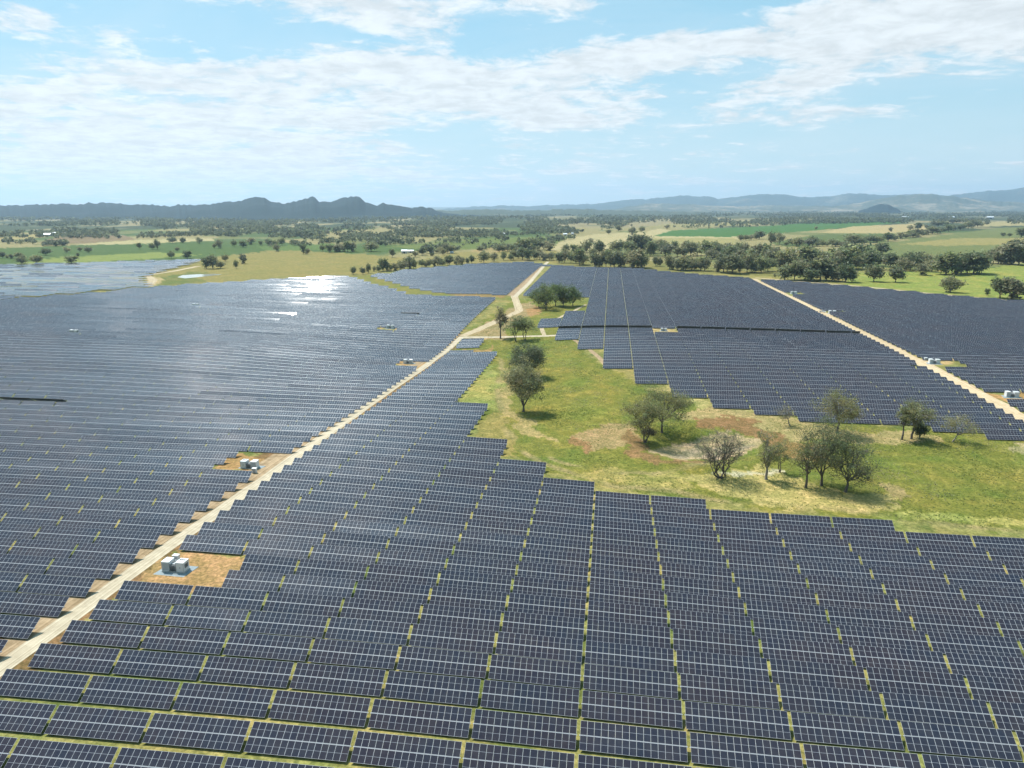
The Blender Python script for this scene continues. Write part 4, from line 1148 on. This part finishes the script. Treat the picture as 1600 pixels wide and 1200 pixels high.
def station(bx, by, label, scale=1.0, flip=False, detail=True, rot=0.0):
    x, y = at1(bx, by); z = H1(x, y)
    root = link('inverter_station', None, loc=(x, y, z), rot=(0, 0, -A + rot)); root.scale = (scale * .9,) * 3
    tag(root, label, 'inverter station', 'white inverter stations beside the roads')
    s = -1 if flip else 1
    p = MB(); p.add([(-4.8, -3.0, .06), (4.2, -3.3, .06), (5.0, 2.6, .06), (-3.8, 2.9, .06), (-5.0, -3.2, -.2), (4.4, -3.5, -.2), (5.2, 2.8, -.2), (-4, 3.1, -.2)], [(0, 1, 2, 3), (4, 5, 1, 0), (5, 6, 2, 1), (6, 7, 3, 2), (7, 4, 0, 3)])
    link('gravel_pad', p.mesh('gravel_pad', M_PAD), root)

    def cab(name, x0, x1, y0, y1, z0, z1):
        if s < 0: x0, x1 = -x1, -x0
        b = MB(); b.box(x0, x1, y0, y1, z0, z1); o = link(name, b.mesh(name, M_WHITE), root)
        r = MB(); r.box(x0 - .06, x1 + .06, y0 - .06, y1 + .06, z1 + .002, z1 + .09); link('roof', r.mesh('roof', M_WHITE), o)
        if detail:
            c = MB()
            for xx in (x0, x1):
                c.box(xx - .05, xx + .05, y0 - .05, y0 - .003, z0, z1)
            link('corner_post', c.mesh('corner_post', M_GREYP), o)
        return o
    a = cab('cabinet', -3.1, -1.0, -1.3, 1.3, .35, 2.95)
    b = cab('cabinet', 1.0, 3.2, -1.3, 1.3, .35, 2.95)
    # louvre on the left cabinet, doors on the right one
    if detail:
        l = MB()
        for i in range(9): l.box(s * -2.05 - .85, s * -2.05 + .85, -1.345, -1.303, .6 + i * .24, .74 + i * .24)
        link('louvre', l.mesh('louvre', M_GREYP), a)
        for i in range(2):
            dd = MB(); dd.box(s * 2.1 - .95 + i * .97, s * 2.1 - .05 + i * .97 - .02, -1.34, -1.303, .5, 2.7); dd.box(s * 2.1 - .12 + i * .2, s * 2.1 - .06 + i * .2, -1.40, -1.342, 1.4, 1.7, 1)
            link('door', dd.mesh('door', [M_WHITE, M_DARK]), b)
        lg = MB(); lg.box(3.2 * s - .02, 3.2 * s + .04, -1.0, -.9, .35, 2.9) if False else None
        v = MB()
        for i in range(3): v.box(s * 2.1 - .8 + i * .6, s * 2.1 - .45 + i * .6, .2, .55, 3.05, 3.28)
        link('roof_vent', v.mesh('roof_vent', M_GREYP), b)
        sd = MB(); xs_ = 3.2 if s > 0 else -3.2
        for i in range(6): sd.box(min(xs_, xs_ + s * .04), max(xs_, xs_ + s * .04), -.8, .8, 1.2 + i * .2, 1.32 + i * .2)
        sd2 = link('side_grille', sd.mesh('side_grille', M_DARK), b)
        ct_ = MB(); ct_.box(-1.2, 1.2, 1.0, 1.2, 2.3, 2.42); ct_.box(-1.1, -1.0, 1.05, 1.15, .36, 2.29); ct_.box(1.0 - .1, 1.0 - .003, 1.05, 1.15, .36, 2.29)
        link('cable_tray', ct_.mesh('cable_tray', M_STEEL), root)
    # transformer bay between them
    tb = MB(); tb.box(-.75, .75, -.7, .8, .5, 2.1)
    for i in range(9): tb.box(-.7 + i * .17, -.62 + i * .17, -1.0, -.703, .7, 1.9)
    for i in (-.4, 0, .4): tb.tube((i, .1, 2.1), (i, .1, 2.6), .09, .06)
    link('transformer', tb.mesh('transformer', M_GREYP), root)
    sk = MB(); sk.box(-3.25, 3.3, -1.45, 1.45, .062, .345); link('skid_base', sk.mesh('skid_base', M_CONC), root)
    fb = MB()
    for i in range(10): fb.box(-.95 + i * .2, -.92 + i * .2, -1.36, -1.33, .36, 2.6)
    fb.box(-.99, .99, -1.38, -1.365, 2.5, 2.56); fb.box(-.99, .99, -1.38, -1.365, .5, .56)
    link('mesh_gate', fb.mesh('mesh_gate', M_DARK), root)
    return root


def cabinet_box(bx, by, label, sz=1.0):
    x, y = at1(bx, by); z = H1(x, y)
    root = link('electrical_cabinet', None, loc=(x, y, z), rot=(0, 0, -A)); root.scale = (sz,) * 3
    tag(root, label, 'cabinet')
    b = MB(); b.box(-.7, .7, -.5, .5, .2, 1.7); link('housing', b.mesh('housing', M_WHITE), root)
    r = MB(); r.box(-.78, .78, -.58, .58, 1.702, 1.8); link('roof', r.mesh('roof', M_WHITE), root)
    l = MB()
    for sx in (-.6, .6): l.box(sx - .08, sx + .08, -.4, .4, -.2, .198)
    link('plinth', l.mesh('plinth', M_CONC), root)
    d = MB(); d.box(-.6, -.02, -.545, -.503, .35, 1.6); d.box(.02, .6, -.545, -.503, .35, 1.6); link('door', d.mesh('door', M_GREYP), root)


station(275, 891, 'nearest white inverter station on a grey gravel pad right of the road')
cabinet_box(276, 877, 'small white cabinet standing behind the nearest inverter station')
station(391, 731, 'second white inverter station, left of the road in a clay yard', flip=True)
cabinet_box(398, 739, 'small white cabinet in front of the second inverter station')
station(638, 568, 'third inverter station up the road, small and white at the left array edge', flip=True)
station(1037, 517, 'inverter station on a pale clay square in the right array', scale=.75)
station(1459, 568, 'white inverter station by the right hand road with the cabinet beside it')
cabinet_box(1446, 563, 'small white cabinet left of the right hand road station')
station(1580, 620, 'white inverter station at the right edge of the photo')
station(1300, 490, 'small inverter station far up the right hand road')
station(1240, 459, 'farthest inverter station at the top of the right hand road')
station(610, 513, 'inverter station on a clay patch inside the left array')
station(306, 479, 'far inverter station in the middle of the left array')
station(116, 521, 'lone inverter station at the left of the big left array')


# ------------------------------------------------------------------ vehicle on the right-hand road
def ute(bx, by, label):
    x, y = at1(bx, by); z = H1(x, y) + .07
    root = link('parked_ute', None, loc=(x, y, z), rot=(0, 0, math.radians(-35))); tag(root, label, 'ute')
    b = MB()
    prof = [(-2.6, .5), (-2.6, 1.05), (-.7, 1.08), (-.7, 1.12), (1.05, 1.12), (2.3, 1.0), (2.55, .85), (2.55, .5)]
    v = [(px_, s * .92, pz) for s in (-1, 1) for px_, pz in prof]; n = len(prof)
    b.add(v, [tuple(range(n)), tuple(range(2 * n - 1, n - 1, -1))] + [(i, i + n, (i + 1) % n + n, (i + 1) % n) for i in range(n)])
    link('body', b.mesh('body', M_WHITE), root)
    c = MB(); cv = [(-.68, -.86, 1.123), (1.0, -.86, 1.123), (1.0, .86, 1.123), (-.68, .86, 1.123), (-.5, -.7, 1.75), (.35, -.7, 1.75), (.35, .7, 1.75), (-.5, .7, 1.75)]
    c.add(cv, [(4, 5, 6, 7), (0, 1, 5, 4), (1, 2, 6, 5), (2, 3, 7, 6), (3, 0, 4, 7)]); cb = link('cab', c.mesh('cab', M_WHITE), root)
    wv = MB()
    wv.add([(.98, -.78, 1.16), (.98, .78, 1.16), (.40, .64, 1.70), (.40, -.64, 1.70)], [(0, 1, 2, 3)])
    for s in (-1, 1): wv.add([(-.58, s * .868, 1.17), (.86, s * .868, 1.17), (.3, s * .735, 1.68), (-.45, s * .735, 1.68)], [(0, 1, 2, 3)])
    for i in range(len(wv.V)): wv.V[i] = (wv.V[i][0] + (.03 if abs(wv.V[i][1]) < .7 or wv.V[i][0] > .9 else 0), wv.V[i][1] * 1.01, wv.V[i][2])
    link('window', wv.mesh('window', M_WIN), cb)
    for wx_ in (-1.6, 1.65):
        for s in (-1, 1):
            t = MB(); t.tube((wx_, s * .74, .38), (wx_, s * .96, .38), .38, .38, 16); o = link('wheel', t.mesh('wheel', M_RUB), root)
            h = MB(); h.tube((wx_, s * .962, .38), (wx_, s * .985, .38), .2, .2, 12); link('rim', h.mesh('rim', M_GREYP), o)
    tr = MB(); tr.box(-2.5, -.75, -.8, .8, 1.083, 1.12); link('tray_cover', tr.mesh('tray_cover', M_DARK), root)


ute(1285, 488, 'white ute with a dark tray cover parked on the right hand dirt road')


# ------------------------------------------------------------------ farm sheds
def shed(bx, by, wpx, hpx, label, rot=0.0, depth=.7):
    x, y = at1(bx, by); s, z = px_scale(x, y); W_ = wpx * s; Hh = hpx * s; D_ = W_ * depth
    root = link('farm_shed', None, loc=(x, y, z), rot=(0, 0, rot)); tag(root, label, 'shed')
    wl = MB(); h2 = Hh * .62; wl.box(-W_ / 2, W_ / 2, -D_ / 2, D_ / 2, -.2, h2)
    wl.add([(-W_ / 2, -D_ / 2, h2 + .002), (-W_ / 2, D_ / 2, h2 + .002), (-W_ / 2, 0, Hh * .96)], [(0, 1, 2)]); wl.add([(W_ / 2, -D_ / 2, h2 + .002), (W_ / 2, D_ / 2, h2 + .002), (W_ / 2, 0, Hh * .96)], [(0, 2, 1)])
    link('wall', wl.mesh('wall', M_WALL), root)
    rf = MB(); e = .4
    for sg in (-1, 1):
        a = [(-W_ / 2 - e, sg * (D_ / 2 + e), h2 - .1), (W_ / 2 + e, sg * (D_ / 2 + e), h2 - .1), (W_ / 2 + e, 0, Hh), (-W_ / 2 - e, 0, Hh)]
        rf.add(a + [(p[0], p[1], p[2] + .18) for p in a], [(0, 1, 2, 3), (7, 6, 5, 4), (0, 4, 5, 1), (1, 5, 6, 2), (3, 7, 4, 0)])
    link('roof', rf.mesh('roof', M_ROOF), root)
    d = MB(); d.box(-W_ * .18, W_ * .12, -D_ / 2 - .06, -D_ / 2 - .004, 0, h2 * .8); link('door', d.mesh('door', M_DARK), root)


shed(632, 396, 9, 6, 'pale domed farm shed at the left of the farmstead', .1)
shed(642, 395, 9, 4.5, 'long low grey shed right of the domed shed', 0, .5)
shed(660, 395, 4, 5, 'small white shed among the farm trees', .4)
shed(675, 396, 6, 5, 'white roofed house among the farm trees', -.3)
shed(691, 393, 7, 3.5, 'low white roofed shed right of the farm trees', .05, .5)
shed(706, 396, 5, 3, 'tiny white shed at the right end of the farmstead', .2)
shed(75, 369, 10, 4.5, 'large white roofed shed on the far left ridge', .1)
shed(87, 367, 12, 4, 'long white shed in the middle of the far left ridge', -.1, .4)
shed(99, 367, 7, 3.5, 'small shed at the right of the far left ridge', .2)
shed(883, 368, 6, 3.5, 'small pale shed at the left edge of the stubble', .1)
shed(894, 367, 4, 3.5, 'tiny shed by the stubble next to the pale one', .3)
shed(1414, 341, 10, 3, 'long white shed on the far right plain', 0, .4)
shed(1486, 341, 9, 3, 'second white shed far on the right plain', 0, .4)
shed(1546, 342, 11, 4, 'brown walled shed farthest right on the plain', .1, .5)
shed(785, 367, 10, 3.5, 'white farmhouse far behind the middle belt', .1, .5)
shed(667, 366, 12, 2.5, 'long pale shed far behind the farmstead', 0, .4)

# ------------------------------------------------------------------ air
hb = MB(); hb.box(-26000, 26000, -400, 27000, -40, 760)
mh, th = mat('haze_air')
pv = th.n('ShaderNodeVolumePrincipled')
pv.inputs['Color'].default_value = (.56, .77, 1.0, 1); pv.inputs['Density'].default_value = 4.0e-5; pv.inputs['Anisotropy'].default_value = 0.4
oo = th.n('ShaderNodeOutputMaterial'); th.set(oo.inputs['Volume'], pv.outputs[0])
tag(link('haze', hb.mesh('haze', mh)), kind='stuff')
